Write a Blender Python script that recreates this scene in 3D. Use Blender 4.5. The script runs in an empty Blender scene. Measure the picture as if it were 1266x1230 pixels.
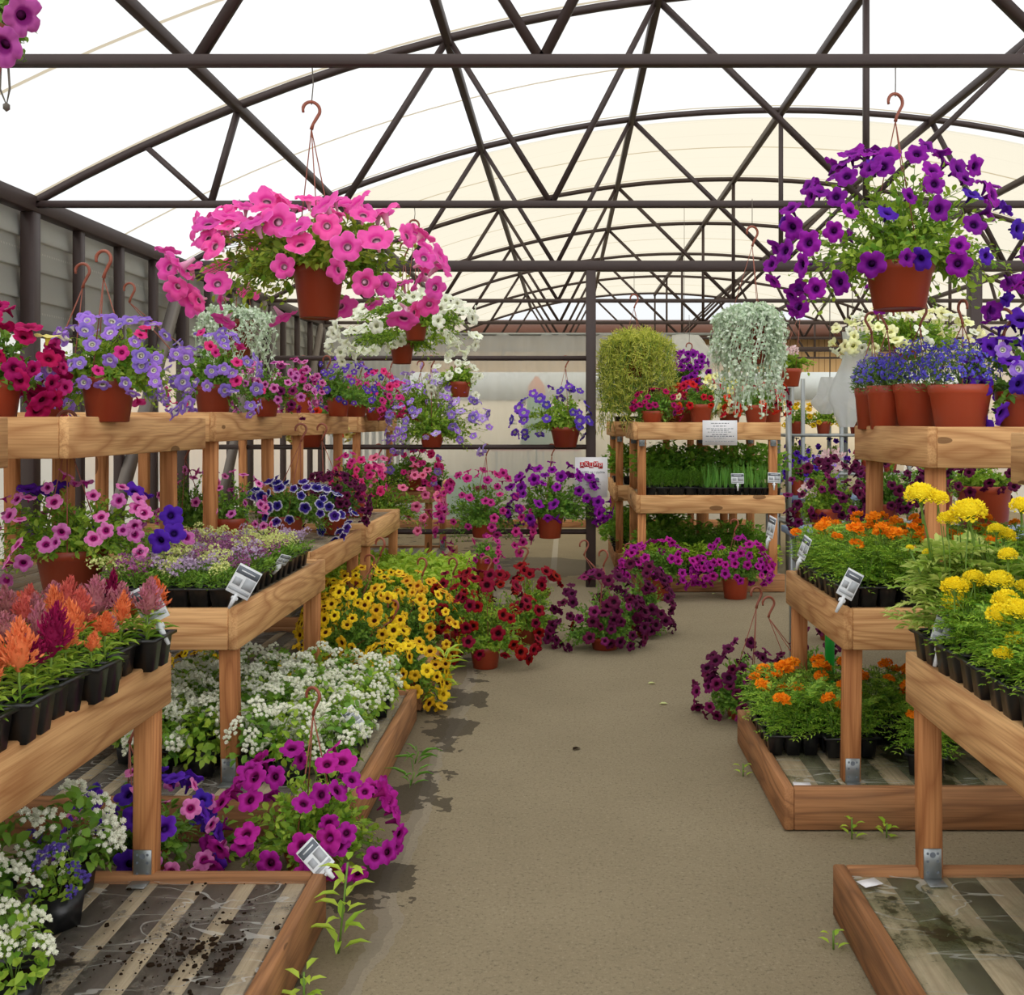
import bpy, bmesh, math, random
import numpy as np
from mathutils import Vector, Matrix, Quaternion, Euler

# ------------------------------------------------------------------ basics
FPX, CX, CY, EYE = 1266.0, 700.0, 522.0, 1.4
rng = np.random.default_rng(7)
random.seed(7)
scene = bpy.context.scene
COL = scene.collection
PI = math.pi

def at(px, py, Y):
    return Vector(((px - CX) * Y / FPX, Y, EYE + (CY - py) * Y / FPX))

def lin(c):
    out = []
    for v in c:
        v = v / 255.0
        out.append(v / 12.92 if v <= 0.04045 else ((v + 0.055) / 1.055) ** 2.4)
    return (out[0], out[1], out[2], 1.0)

# ------------------------------------------------------------------ materials
class NT:
    def __init__(self, name):
        self.m = bpy.data.materials.new(name)
        self.m.use_nodes = True
        self.t = self.m.node_tree
        self.t.nodes.clear()
        self.out = self.n('ShaderNodeOutputMaterial')
    def n(self, typ, **kw):
        nd = self.t.nodes.new(typ)
        for k, v in kw.items():
            setattr(nd, k, v)
        return nd
    def l(self, a, b):
        self.t.links.new(a, b)
    def val(self, nd, key, v):
        if hasattr(v, 'is_linked'):
            self.l(v, nd.inputs[key])
        else:
            nd.inputs[key].default_value = v
    def math(self, op, a, b=0.0, c=None, clamp=False):
        nd = self.n('ShaderNodeMath', operation=op, use_clamp=clamp)
        self.val(nd, 0, a); self.val(nd, 1, b)
        if c is not None: self.val(nd, 2, c)
        return nd.outputs[0]
    def mix(self, f, a, b, blend='MIX'):
        nd = self.n('ShaderNodeMix', data_type='RGBA', blend_type=blend)
        self.val(nd, 0, f)
        for k, v in ((6, a), (7, b)):
            if hasattr(v, 'is_linked'): self.l(v, nd.inputs[k])
            else: nd.inputs[k].default_value = v
        return nd.outputs[2]
    def ramp(self, f, stops):
        nd = self.n('ShaderNodeValToRGB')
        e = nd.color_ramp.elements
        while len(e) < len(stops): e.new(0.5)
        for i, (p, c) in enumerate(stops):
            e[i].position = p
            e[i].color = c if len(c) == 4 else (*c, 1)
        self.l(f, nd.inputs[0])
        return nd.outputs[0]
    def noise(self, vec, scale, detail=3.0, rough=0.55, dist=0.0):
        nd = self.n('ShaderNodeTexNoise')
        if vec is not None: self.l(vec, nd.inputs['Vector'])
        nd.inputs['Scale'].default_value = scale
        nd.inputs['Detail'].default_value = detail
        nd.inputs['Roughness'].default_value = rough
        nd.inputs['Distortion'].default_value = dist
        return nd.outputs[0]
    def obj(self):
        return self.n('ShaderNodeTexCoord').outputs['Object']
    def orand(self):
        return self.n('ShaderNodeObjectInfo').outputs['Random']
    def irand(self):
        return self.n('ShaderNodeNewGeometry').outputs['Random Per Island']
    def mapping(self, vec, scale=(1, 1, 1), loc=(0, 0, 0), rot=(0, 0, 0)):
        nd = self.n('ShaderNodeMapping')
        self.l(vec, nd.inputs[0])
        self.val(nd, 'Scale', scale); self.val(nd, 'Location', loc); self.val(nd, 'Rotation', rot)
        return nd.outputs[0]
    def bsdf(self, color, rough=0.6, spec=0.3, metal=0.0, bump=None, bstr=0.2, bdist=0.01):
        nd = self.n('ShaderNodeBsdfPrincipled')
        self.val(nd, 'Base Color', color); self.val(nd, 'Roughness', rough)
        self.val(nd, 'Specular IOR Level', spec); self.val(nd, 'Metallic', metal)
        if bump is not None:
            b = self.n('ShaderNodeBump')
            b.inputs['Strength'].default_value = bstr
            b.inputs['Distance'].default_value = bdist
            self.l(bump, b.inputs['Height']); self.l(b.outputs[0], nd.inputs['Normal'])
        return nd.outputs[0]
    def fin(self, sh):
        self.l(sh, self.out.inputs[0])
        return self.m

def plain(name, rgb, rough=0.6, spec=0.3, metal=0.0, var=0.0, noise=0.0):
    t = NT(name)
    c = lin(rgb)
    if var or noise:
        c2 = tuple(v * (1 - max(var, noise)) for v in c[:3]) + (1,)
        f = t.orand() if var else t.noise(t.obj(), 9.0, 4)
        c = t.mix(f, c, c2)
    return t.fin(t.bsdf(c, rough, spec, metal))

def leafmat(name, a, b, trans=0.3, rough=0.5, spec=0.35):
    t = NT(name)
    c = t.mix(t.irand(), lin(a), lin(b))
    s = t.bsdf(c, rough, spec)
    tr = t.n('ShaderNodeBsdfTranslucent')
    tc = t.mix(0.5, c, lin((190, 215, 60)), 'MULTIPLY')
    t.l(t.mix(0.35, c, lin((170, 200, 60))), tr.inputs[0])
    m = t.n('ShaderNodeMixShader'); m.inputs[0].default_value = trans
    t.l(s, m.inputs[1]); t.l(tr.outputs[0], m.inputs[2])
    return t.fin(m.outputs[0])

def petalmat(name, throat, eye, limb, edge, eye_r=0.45, vein=0.25, trans=0.28, edge_r=0.93):
    """radial colour of a trumpet flower: throat, eye ring, limb, rim, with five veins"""
    t = NT(name)
    at_ = t.n('ShaderNodeAttribute', attribute_name='rad').outputs['Fac']
    ve = t.n('ShaderNodeAttribute', attribute_name='lobe').outputs['Fac']
    r = t.orand()
    c = t.ramp(at_, [(0.0, lin(throat)), (max(0.05, eye_r - 0.2), lin(throat if sum(throat) > 600 else eye)), (eye_r, lin(eye)),
                     (min(0.9, eye_r + 0.16), lin(limb)), (edge_r, lin(limb)), (1.0, lin(edge))])
    vc = t.math('MULTIPLY', ve, vein)
    c = t.mix(vc, c, lin(eye))
    hsv = t.n('ShaderNodeHueSaturation')
    t.val(hsv, 'Hue', t.math('MULTIPLY_ADD', r, 0.03, 0.485))
    t.val(hsv, 'Value', t.math('MULTIPLY_ADD', r, 0.35, 0.82))
    t.l(c, hsv.inputs['Color'])
    c = hsv.outputs[0]
    s = t.bsdf(c, 0.65, 0.15)
    tr = t.n('ShaderNodeBsdfTranslucent'); t.l(c, tr.inputs[0])
    m = t.n('ShaderNodeMixShader'); m.inputs[0].default_value = trans
    t.l(s, m.inputs[1]); t.l(tr.outputs[0], m.inputs[2])
    return t.fin(m.outputs[0])

def bloommat(name, a, b, trans=0.25):
    t = NT(name)
    f = t.math('MULTIPLY_ADD', t.irand(), 0.65, t.math('MULTIPLY', t.orand(), 0.35))
    c = t.mix(f, lin(a), lin(b))
    s = t.bsdf(c, 0.7, 0.12)
    tr = t.n('ShaderNodeBsdfTranslucent'); t.l(c, tr.inputs[0])
    m = t.n('ShaderNodeMixShader'); m.inputs[0].default_value = trans
    t.l(s, m.inputs[1]); t.l(tr.outputs[0], m.inputs[2])
    return t.fin(m.outputs[0])

def woodmat(name, axis, light, dark, weather=0.0):
    t = NT(name)
    co = t.obj()
    r = t.orand()
    off = t.n('ShaderNodeCombineXYZ')
    for i, k in enumerate((13.0, 7.0, 5.0)):
        t.l(t.math('MULTIPLY', r, k), off.inputs[i])
    add = t.n('ShaderNodeVectorMath', operation='ADD')
    t.l(co, add.inputs[0]); t.l(off.outputs[0], add.inputs[1])
    s = [7.0, 7.0, 7.0]; s[axis] = 0.9
    v = t.mapping(add.outputs[0], tuple(s))
    n1 = t.noise(v, 0.75, 2.0, 0.5, 0.25)
    ring = t.math('PINGPONG', t.math('MULTIPLY', n1, 11.0), 0.5)
    ring = t.math('POWER', t.math('MULTIPLY', ring, 2.0), 2.0)
    s2 = [160.0, 160.0, 160.0]; s2[axis] = 4.0
    n2 = t.noise(t.mapping(add.outputs[0], tuple(s2)), 1.0, 2.0)
    n3 = t.noise(add.outputs[0], 5.0, 3.0)
    c = t.mix(t.math('MULTIPLY', ring, 0.62), lin(light), lin(dark))
    c = t.mix(t.math('MULTIPLY', t.math('SUBTRACT', n2, 0.4, clamp=True), 1.6), c, lin(dark))
    # knots
    vo = t.n('ShaderNodeTexVoronoi', feature='F1')
    s3 = [9.0, 9.0, 9.0]; s3[axis] = 3.2
    t.l(t.mapping(add.outputs[0], tuple(s3)), vo.inputs['Vector'])
    vo.inputs['Scale'].default_value = 0.55
    k = t.math('LESS_THAN', vo.outputs['Distance'], 0.12)
    c = t.mix(t.math('MULTIPLY', k, 0.7), c, lin((86, 52, 28)))
    tint = t.mix(r, (1.08, 1.03, 0.97, 1), (0.74, 0.66, 0.58, 1))
    c = t.mix(1.0, c, tint, 'MULTIPLY')
    if weather:
        c = t.mix(t.math('MULTIPLY', n3, weather), c, lin((128, 118, 100)))
    return t.fin(t.bsdf(c, 0.72, 0.2, bump=n2, bstr=0.15, bdist=0.002))

M = {}
M['wood'] = [woodmat('pine_%s' % 'xyz'[i], i, (228, 186, 134), (160, 106, 64)) for i in range(3)]
M['wood_leg'] = [woodmat('red_pine_%s' % 'xyz'[i], i, (206, 148, 98), (140, 84, 48)) for i in range(3)]
M['wood_old'] = [woodmat('old_pine_%s' % 'xyz'[i], i, (186, 134, 90), (112, 72, 44), 0.25) for i in range(3)]
M['wood_grey'] = [woodmat('grey_pine_%s' % 'xyz'[i], i, (206, 192, 164), (156, 140, 112), 0.7) for i in range(3)]
M['gap_fill'] = plain('dark_gap_fill', (88, 79, 70), 0.5, 0.4, noise=0.45)  # darkness of the deck gaps put into the filler board colour
M['gap_fill_moss'] = plain('mossy_dark_gap_fill', (92, 88, 66), 0.5, 0.4, noise=0.5)  # moss tone, with the gap darkness put into the colour as well
M['steel'] = plain('dark_brown_steel', (66, 52, 49), 0.5, 0.35, noise=0.3)
M['zinc'] = plain('galvanised_steel', (150, 154, 154), 0.35, 0.5, 0.7, noise=0.2)
M['terra'] = plain('terracotta_plastic', (166, 66, 38), 0.38, 0.45, var=0.35)
M['hook'] = plain('brown_hanger_plastic', (150, 82, 62), 0.42, 0.4, var=0.2)
M['wire'] = plain('wire', (96, 88, 78), 0.5, 0.4)
M['black'] = plain('black_tray_plastic', (26, 26, 28), 0.32, 0.5, noise=0.3)
M['soil'] = plain('potting_soil', (44, 32, 22), 0.95, 0.05, noise=0.5)
M['card'] = plain('white_card', (214, 217, 220), 0.5, 0.3)
M['ink'] = plain('dark_ink', (104, 110, 118), 0.5, 0.2)
M['greyink'] = plain('grey_ink', (164, 168, 172), 0.5, 0.2)
M['redink'] = plain('red_ink', (196, 40, 44), 0.5, 0.2)
M['greenink'] = plain('green_ink', (84, 130, 50), 0.5, 0.2)
M['paper'] = plain('paper', (228, 226, 228), 0.6, 0.2)
M['green_paint'] = plain('green_paint', (30, 160, 50), 0.4, 0.4)
M['redplastic'] = plain('red_plastic', (190, 40, 40), 0.4, 0.4)
M['peach'] = plain('peach_cloth', (206, 140, 118), 0.8, 0.1)
M['green_cloth'] = plain('green_cloth', (60, 140, 96), 0.8, 0.1)
M['stem'] = leafmat('stem_green', (120, 150, 60), (90, 125, 50), 0.1)
M['bright'] = leafmat('bright_petunia_leaf', (184, 210, 76), (98, 150, 42), .42)
M['mid'] = leafmat('petunia_leaf', (142, 184, 68), (68, 120, 38), .36)
M['dark'] = leafmat('dark_leaf', (108, 148, 62), (50, 92, 36), 0.3)
M['lime'] = leafmat('lime_leaf', (204, 224, 84), (150, 192, 52), 0.42)
M['mari'] = leafmat('marigold_leaf', (184, 220, 82), (86, 146, 44), .37)
M['mari_y'] = leafmat('pale_marigold_leaf', (224, 230, 136), (150, 188, 76), 0.4)
M['herb'] = leafmat('herb_leaf', (156, 204, 74), (84, 138, 44), .38)
M['dill'] = leafmat('dill_leaf', (134, 186, 62), (70, 122, 38), .36)
M['silver'] = leafmat('silver_leaf', (238, 246, 230), (188, 210, 178), .25)
M['fern'] = leafmat('yellow_green_leaf', (240, 234, 122), (176, 186, 66), .45)
M['chive'] = leafmat('chive_leaf', (140, 200, 92), (88, 150, 58), .36)
M['lob_leaf'] = leafmat('lobelia_leaf', (126, 162, 84), (72, 112, 50), 0.3)

FT = {  # throat, eye, limb, edge, eye radius, veins
 'pink': ((250, 200, 225), (226, 50, 160), (243, 92, 180), (247, 128, 200), 0.34, 0.35),
 'orchid': ((120, 30, 110), (150, 40, 130), (206, 96, 178), (216, 120, 190), 0.4, 0.6),
 'purple': ((60, 8, 80), (92, 12, 116), (142, 28, 158), (156, 46, 176), 0.34, 0.3),
 'bluevio': ((40, 8, 80), (62, 18, 124), (88, 36, 172), (102, 52, 188), 0.3, 0.3),
 'laven': ((245, 242, 220), (128, 84, 198), (160, 122, 218), (184, 152, 232), 0.46, 0.3),
 'lavpale': ((245, 242, 235), (186, 160, 228), (180, 152, 228), (200, 178, 238), 0.46, 0.3),
 'deepblue': ((245, 242, 220), (78, 40, 158), (108, 66, 190), (128, 90, 204), 0.44, 0.3),
 'hotpink': ((150, 10, 60), (206, 30, 110), (228, 60, 140), (234, 84, 156), 0.3, 0.3),
 'lilac': ((110, 10, 80), (168, 30, 122), (222, 122, 190), (232, 156, 208), 0.38, 0.45),
 'magenta': ((90, 6, 60), (124, 10, 92), (176, 34, 150), (186, 44, 158), 0.34, 0.35),
 'violetred': ((100, 10, 60), (150, 20, 96), (198, 56, 140), (210, 84, 160), 0.34, 0.4),
 'crimson': ((80, 0, 30), (140, 8, 66), (178, 18, 92), (190, 30, 104), 0.36, 0.3),
 'darkred': ((40, 2, 8), (72, 4, 16), (142, 14, 36), (156, 20, 44), 0.36, 0.3),
 'maroon': ((34, 4, 20), (56, 8, 34), (92, 18, 62), (104, 26, 74), 0.34, 0.3),
 'maroonpk': ((40, 4, 24), (74, 10, 46), (122, 30, 90), (140, 50, 108), 0.34, 0.3),
 'white': ((214, 222, 150), (234, 238, 200), (244, 246, 226), (246, 248, 234), 0.3, 0.15),
 'cream': ((226, 218, 120), (240, 236, 160), (246, 244, 190), (248, 246, 205), 0.3, 0.2),
 'lemon': ((222, 196, 40), (238, 222, 90), (244, 236, 140), (246, 240, 160), 0.26, 0.2),
 'red': ((120, 10, 10), (178, 16, 20), (210, 32, 36), (220, 44, 46), 0.3, 0.3),
 'salmon': ((150, 30, 70), (196, 50, 100), (238, 124, 168), (240, 144, 182), 0.3, 0.5),
 'picotee': ((60, 40, 130), (48, 26, 118), (62, 36, 140), (236, 232, 246), 0.4, 0.1),
 'yelleye': ((60, 20, 10), (96, 36, 12), (240, 198, 34), (250, 218, 56), 0.28, 0.6),
 'gold': ((140, 60, 10), (190, 110, 16), (244, 196, 46), (248, 216, 84), 0.3, 0.4),
 'yellow': ((190, 130, 20), (216, 170, 24), (244, 204, 40), (248, 216, 60), 0.26, 0.3),
}
for k, v in FT.items():
    M['f_' + k] = petalmat('petal_' + k, *v[:4], eye_r=v[4], vein=v[5], edge_r=0.72 if k == 'picotee' else 0.93)
M['orange'] = bloommat('orange_bloom', (255, 168, 34), (244, 122, 14))
M['rust'] = bloommat('rust_bloom', (206, 70, 16), (150, 34, 10))
M['ylw'] = bloommat('yellow_bloom', (254, 240, 64), (246, 218, 32))
M['agw'] = bloommat('white_ageratum', (252, 252, 240), (236, 238, 216))
M['agb'] = bloommat('blue_ageratum', (128, 106, 200), (88, 68, 164))
M['lobb'] = bloommat('lobelia_blue', (116, 106, 220), (80, 66, 190))
M['lobl'] = bloommat('lobelia_lilac', (140, 130, 220), (104, 90, 200))
M['alp'] = bloommat('alyssum_purple', (182, 122, 166), (140, 74, 120))
M['all'] = bloommat('alyssum_lilac', (206, 184, 208), (176, 150, 186))
M['aly'] = bloommat('alyssum_cream', (232, 234, 168), (206, 216, 120))
M['gerw'] = bloommat('geranium_pale', (246, 228, 226), (236, 196, 204))
M['cel_o'] = bloommat('celosia_orange', (244, 150, 100), (224, 112, 62))
M['cel_s'] = bloommat('celosia_salmon', (236, 132, 112), (206, 92, 88))
M['cel_p'] = bloommat('celosia_pink', (214, 130, 158), (166, 112, 96))
M['cel_c'] = bloommat('celosia_crimson', (168, 30, 88), (116, 14, 58))

# floor : worn asphalt walk with a damp darker strip beside the benches
t = NT('worn_asphalt')
co = t.obj()
f1 = t.noise(co, 85.0, 5, 0.8); f2 = t.noise(co, 1.6, 5, 0.6); f3 = t.noise(co, 30.0, 4, 0.65)
c = t.mix(f2, lin((130, 118, 94)), lin((158, 145, 118)))
c = t.mix(t.math('MULTIPLY', f3, 0.35), c, lin((104, 92, 74)))
sp = t.math('GREATER_THAN', f1, 0.58)
c = t.mix(t.math('MULTIPLY', sp, t.math('MULTIPLY_ADD', f3, 1.2, -.1)), c, lin((78, 68, 54)))
sp2 = t.math('LESS_THAN', f1, 0.41)
c = t.mix(t.math('MULTIPLY', sp2, 0.3), c, lin((178, 164, 140)))
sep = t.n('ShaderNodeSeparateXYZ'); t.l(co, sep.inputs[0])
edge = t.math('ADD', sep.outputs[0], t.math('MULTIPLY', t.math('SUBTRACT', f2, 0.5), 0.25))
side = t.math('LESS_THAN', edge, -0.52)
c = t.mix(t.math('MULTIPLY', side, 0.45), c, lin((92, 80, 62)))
strip = t.math('MULTIPLY', t.math('GREATER_THAN', edge, -0.56), t.math('LESS_THAN', edge, -0.49))
c = t.mix(t.math('MULTIPLY', strip, 0.35), c, lin((146, 138, 126)))
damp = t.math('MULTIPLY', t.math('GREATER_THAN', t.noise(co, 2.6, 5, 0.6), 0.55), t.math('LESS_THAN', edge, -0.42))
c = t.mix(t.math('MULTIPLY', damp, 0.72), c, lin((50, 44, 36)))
# grey patch and joint lines far down the aisle
far = t.math('GREATER_THAN', sep.outputs[1], 8.9)
jl = t.math('MULTIPLY', far, t.math('LESS_THAN', t.math('ABSOLUTE', t.math('ADD', sep.outputs[0], 0.12)), 0.03))
c = t.mix(t.math('MULTIPLY', jl, 0.5), c, lin((186, 180, 168)))
pd = t.n('ShaderNodeVectorMath', operation='DISTANCE'); t.l(co, pd.inputs[0]); pd.inputs[1].default_value = (-0.35, 9.9, 0)
pu = t.math('LESS_THAN', t.math('ADD', pd.outputs['Value'], t.math('MULTIPLY', f2, 0.6)), 1.0)
c = t.mix(t.math('MULTIPLY', pu, 0.55), c, lin((78, 74, 70)))
M['asphalt'] = t.fin(t.bsdf(c, 0.88, 0.15, bump=f1, bstr=0.6, bdist=0.006))

def sheetmat(name, moss):
    """dirty clear plastic sheet stretched over the boards"""
    t = NT(name)
    co = t.obj()
    n1 = t.noise(co, 2.6, 6, 0.68, 0.6); n2 = t.noise(co, 20.0, 5, 0.75); n4 = t.noise(t.mapping(co, (1, 1, 1), (3, 7, 0)), 5.0, 5, 0.7, 0.4)
    wv = t.mapping(co, (2.2, 7.0, 4), rot=(0, 0, 0.5))
    wr = t.noise(wv, 1.3, 2, 0.5, 0.8)
    crease = t.math('LESS_THAN', t.math('ABSOLUTE', t.math('SUBTRACT', wr, 0.5)), 0.009)
    haze = t.math('MULTIPLY', t.math('SUBTRACT', n4, 0.5), 3.0, clamp=True)
    mud = t.math('MULTIPLY', t.math('SUBTRACT', t.math('MULTIPLY', n1, t.math('ADD', n2, 0.5)), 0.54), 9.0, clamp=True)
    c = lin((178, 172, 158)) if not moss else lin((168, 172, 140))
    green = t.math('MULTIPLY', t.math('SUBTRACT', n1, 0.45), 5.0, clamp=True)
    if moss:
        c = t.mix(t.math('MULTIPLY', green, 0.85), c, lin((96, 106, 44)))
    c = t.mix(t.math('MULTIPLY', crease, 0.7), c, lin((214, 214, 208)))
    c = t.mix(mud, c, lin((38, 29, 20)) if not moss else lin((46, 44, 26)))
    s = t.bsdf(c, 0.3, 0.45, bump=wr, bstr=0.45, bdist=0.02)
    tr = t.n('ShaderNodeBsdfTransparent')
    m = t.n('ShaderNodeMixShader')
    op = t.math('MAXIMUM', t.math('MULTIPLY', mud, 0.92), t.math('MULTIPLY', crease, 0.45))
    op = t.math('MAXIMUM', op, t.math('MULTIPLY_ADD', haze, 0.5, 0.08))
    if moss: op = t.math('MAXIMUM', op, t.math('MULTIPLY', green, 0.5))
    t.l(op, m.inputs[0])
    t.l(tr.outputs[0], m.inputs[1]); t.l(s, m.inputs[2])
    return t.fin(m.outputs[0])
M['sheet'] = sheetmat('dirty_sheet', False)
M['sheet_moss'] = sheetmat('mossy_sheet', True)

def filmmat(name, col, seam=True, clear=0.5):
    t = NT(name)
    co = t.obj()
    sep = t.n('ShaderNodeSeparateXYZ'); t.l(co, sep.inputs[0])
    c = lin(col)
    n = t.noise(t.mapping(co, (0.6, 0.9, 1.0)), 1.3, 3)
    c = t.mix(t.math('MULTIPLY', n, 0.25), c, tuple(v * 0.86 for v in c[:3]) + (1,))
    if seam:
        y = t.math('FRACT', t.math('ADD', t.math('DIVIDE', sep.outputs[1], 1.24), 0.45))
        s1 = t.math('LESS_THAN', t.math('ABSOLUTE', t.math('SUBTRACT', y, 0.5)), 0.012)
        c = t.mix(t.math('MULTIPLY', s1, 0.75), c, lin((170, 152, 112)))
        y2 = t.math('FRACT', t.math('ADD', t.math('DIVIDE', sep.outputs[1], 0.41), 0.2))
        s2 = t.math('LESS_THAN', t.math('ABSOLUTE', t.math('SUBTRACT', y2, 0.5)), 0.012)
        c = t.mix(t.math('MULTIPLY', s2, 0.12), c, lin((150, 140, 120)))
    tl = t.n('ShaderNodeBsdfTranslucent'); t.l(c, tl.inputs[0])
    tr = t.n('ShaderNodeBsdfTransparent'); t.l(c, tr.inputs[0])
    m = t.n('ShaderNodeMixShader'); m.inputs[0].default_value = clear
    t.l(tl.outputs[0], m.inputs[1]); t.l(tr.outputs[0], m.inputs[2])
    return t.fin(m.outputs[0])
M['film'] = filmmat('white_roof_film', (234, 236, 238))
M['film2'] = filmmat('cream_roof_film', (226, 219, 201))
M['poly'] = filmmat('polycarbonate', (248, 247, 240), False)

t = NT('hazy_curtain_film')
co = t.obj()
n = t.noise(t.mapping(co, (3, 1, 0.7)), 1.0, 4, 0.6, 0.5)
c = t.mix(n, lin((240, 243, 244)), lin((212, 216, 217)))
d = t.bsdf(c, 0.35, 0.5, bump=n, bstr=0.5, bdist=0.05)
tl = t.n('ShaderNodeBsdfTranslucent'); t.l(c, tl.inputs[0])
tr = t.n('ShaderNodeBsdfTransparent')
m1 = t.n('ShaderNodeMixShader'); m1.inputs[0].default_value = 0.6
t.l(d, m1.inputs[1]); t.l(tl.outputs[0], m1.inputs[2])
m2 = t.n('ShaderNodeMixShader'); m2.inputs[0].default_value = 0.45
t.l(m1.outputs[0], m2.inputs[1]); t.l(tr.outputs[0], m2.inputs[2])
M['curtain'] = t.fin(m2.outputs[0])

t = NT('grey_lap_siding')
co = t.obj()
sep = t.n('ShaderNodeSeparateXYZ'); t.l(co, sep.inputs[0])
dz = t.math('FRACT', t.math('DIVIDE', sep.outputs[2], 0.38))
row = t.math('LESS_THAN', t.math('ABSOLUTE', t.math('SUBTRACT', dz, 0.5)), 0.018)
dy = t.math('LESS_THAN', t.math('FRACT', t.math('DIVIDE', sep.outputs[1], 0.03)), 0.4)
c = t.mix(t.noise(co, 2.5, 4), lin((206, 208, 202)), lin((184, 186, 180)))
c = t.mix(t.math('MULTIPLY', t.math('MULTIPLY', row, dy), 0.8), c, lin((228, 228, 220)))
M['siding'] = t.fin(t.bsdf(c, 0.5, 0.3))
t = NT('tan_boards')
co = t.obj()
sep = t.n('ShaderNodeSeparateXYZ'); t.l(co, sep.inputs[0])
g = t.math('LESS_THAN', t.math('FRACT', t.math('DIVIDE', sep.outputs[0], 0.14)), 0.12)
c = t.mix(g, lin((206, 166, 112)), lin((150, 112, 70)))
M['tan'] = t.fin(t.bsdf(c, 0.7, 0.2))
M['roofbrown'] = plain('brown_roof', (92, 60, 46), 0.7, 0.2, noise=0.3)
M['creamwall'] = plain('cream_wall', (222, 208, 182), 0.8, 0.1, noise=0.1)
M['greywall'] = plain('pale_grey_panel', (198, 204, 204), 0.7, 0.2, noise=0.1)
M['bluetable'] = plain('blue_grey_table', (112, 130, 156), 0.5, 0.3)
t = NT('clear_bag_film')
n = t.noise(t.obj(), 9.0, 4, 0.6, 0.8)
d = t.bsdf(lin((222, 224, 224)), 0.3, 0.6, bump=n, bstr=0.6, bdist=0.03)
tl = t.n('ShaderNodeBsdfTranslucent'); tl.inputs[0].default_value = lin((226, 228, 226))
tr = t.n('ShaderNodeBsdfTransparent')
m1 = t.n('ShaderNodeMixShader'); m1.inputs[0].default_value = 0.5
t.l(d, m1.inputs[1]); t.l(tl.outputs[0], m1.inputs[2])
m2 = t.n('ShaderNodeMixShader'); m2.inputs[0].default_value = 0.3
t.l(m1.outputs[0], m2.inputs[1]); t.l(tr.outputs[0], m2.inputs[2])
M['bag'] = t.fin(m2.outputs[0])

# ------------------------------------------------------------------ mesh helpers
def npmesh(name, parts, mats, smooth=False, attrs=None):
    """parts: list of (V (n,3), [face arrays], material index)"""
    me = bpy.data.meshes.new(name)
    Vs, li, ls, lt, mi = [], [], [], [], []
    off = 0; lo = 0
    for V, Fs, m in parts:
        V = np.asarray(V, dtype=np.float32).reshape(-1, 3)
        Vs.append(V)
        for F in Fs:
            F = np.asarray(F, dtype=np.int32)
            if F.size == 0: continue
            k = F.shape[1]
            li.append((F + off).ravel())
            ls.append(lo + np.arange(len(F), dtype=np.int32) * k)
            lt.append(np.full(len(F), k, dtype=np.int32))
            mi.append(np.full(len(F), m, dtype=np.int32))
            lo += F.size
        off += len(V)
    V = np.concatenate(Vs); li = np.concatenate(li); ls = np.concatenate(ls); lt = np.concatenate(lt); mi = np.concatenate(mi)
    me.vertices.add(len(V)); me.vertices.foreach_set('co', V.ravel())
    me.loops.add(len(li)); me.loops.foreach_set('vertex_index', li)
    me.polygons.add(len(ls)); me.polygons.foreach_set('loop_start', ls); me.polygons.foreach_set('loop_total', lt)
    me.polygons.foreach_set('material_index', mi)
    if smooth:
        me.polygons.foreach_set('use_smooth', np.ones(len(ls), dtype=bool))
    for m in mats: me.materials.append(m)
    me.update(calc_edges=True)
    for k, a in (attrs or {}).items():
        at_ = me.attributes.new(k, 'FLOAT', 'POINT')
        at_.data.foreach_set('value', np.asarray(a, dtype=np.float32))
    return me

def norm(v):
    return v / np.maximum(np.linalg.norm(v, axis=-1, keepdims=True), 1e-9)

_LF = [np.array([[0, 6, 1, 1]]), ]
def leaves(P, D, U, L, W, fold=0.12, curl=0.2):
    """n leaf blades: eight points each, folded on the midrib and curled at the tip"""
    P = np.asarray(P, float); n = len(P)
    D = norm(np.asarray(D, float)); U = np.asarray(U, float)
    S = np.cross(U, D); S = norm(S + 1e-6); N = np.cross(D, S)
    L = np.broadcast_to(np.asarray(L, float), (n,)); W = np.broadcast_to(np.asarray(W, float), (n,))
    tpl = np.array([[0, 0, 0], [.3, .42, fold], [.68, .38, fold - curl * .35], [1, 0, -curl],
                    [.68, -.38, fold - curl * .35], [.3, -.42, fold], [.3, 0, 0], [.68, 0, -curl * .3]])
    u = tpl[:, 0][None, :, None] * L[:, None, None] * D[:, None, :]
    v = tpl[:, 1][None, :, None] * W[:, None, None] * S[:, None, :]
    w = tpl[:, 2][None, :, None] * L[:, None, None] * N[:, None, :]
    V = (P[:, None, :] + u + v + w).reshape(-1, 3)
    b = (np.arange(n) * 8)[:, None]
    T = np.concatenate([b + np.array([[0, 6, 1]]), b + np.array([[0, 5, 6]]), b + np.array([[2, 7, 3]]), b + np.array([[7, 4, 3]])])
    Q = np.concatenate([b + np.array([[1, 6, 7, 2]]), b + np.array([[6, 5, 4, 7]])])
    return V, [T, Q]

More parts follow.
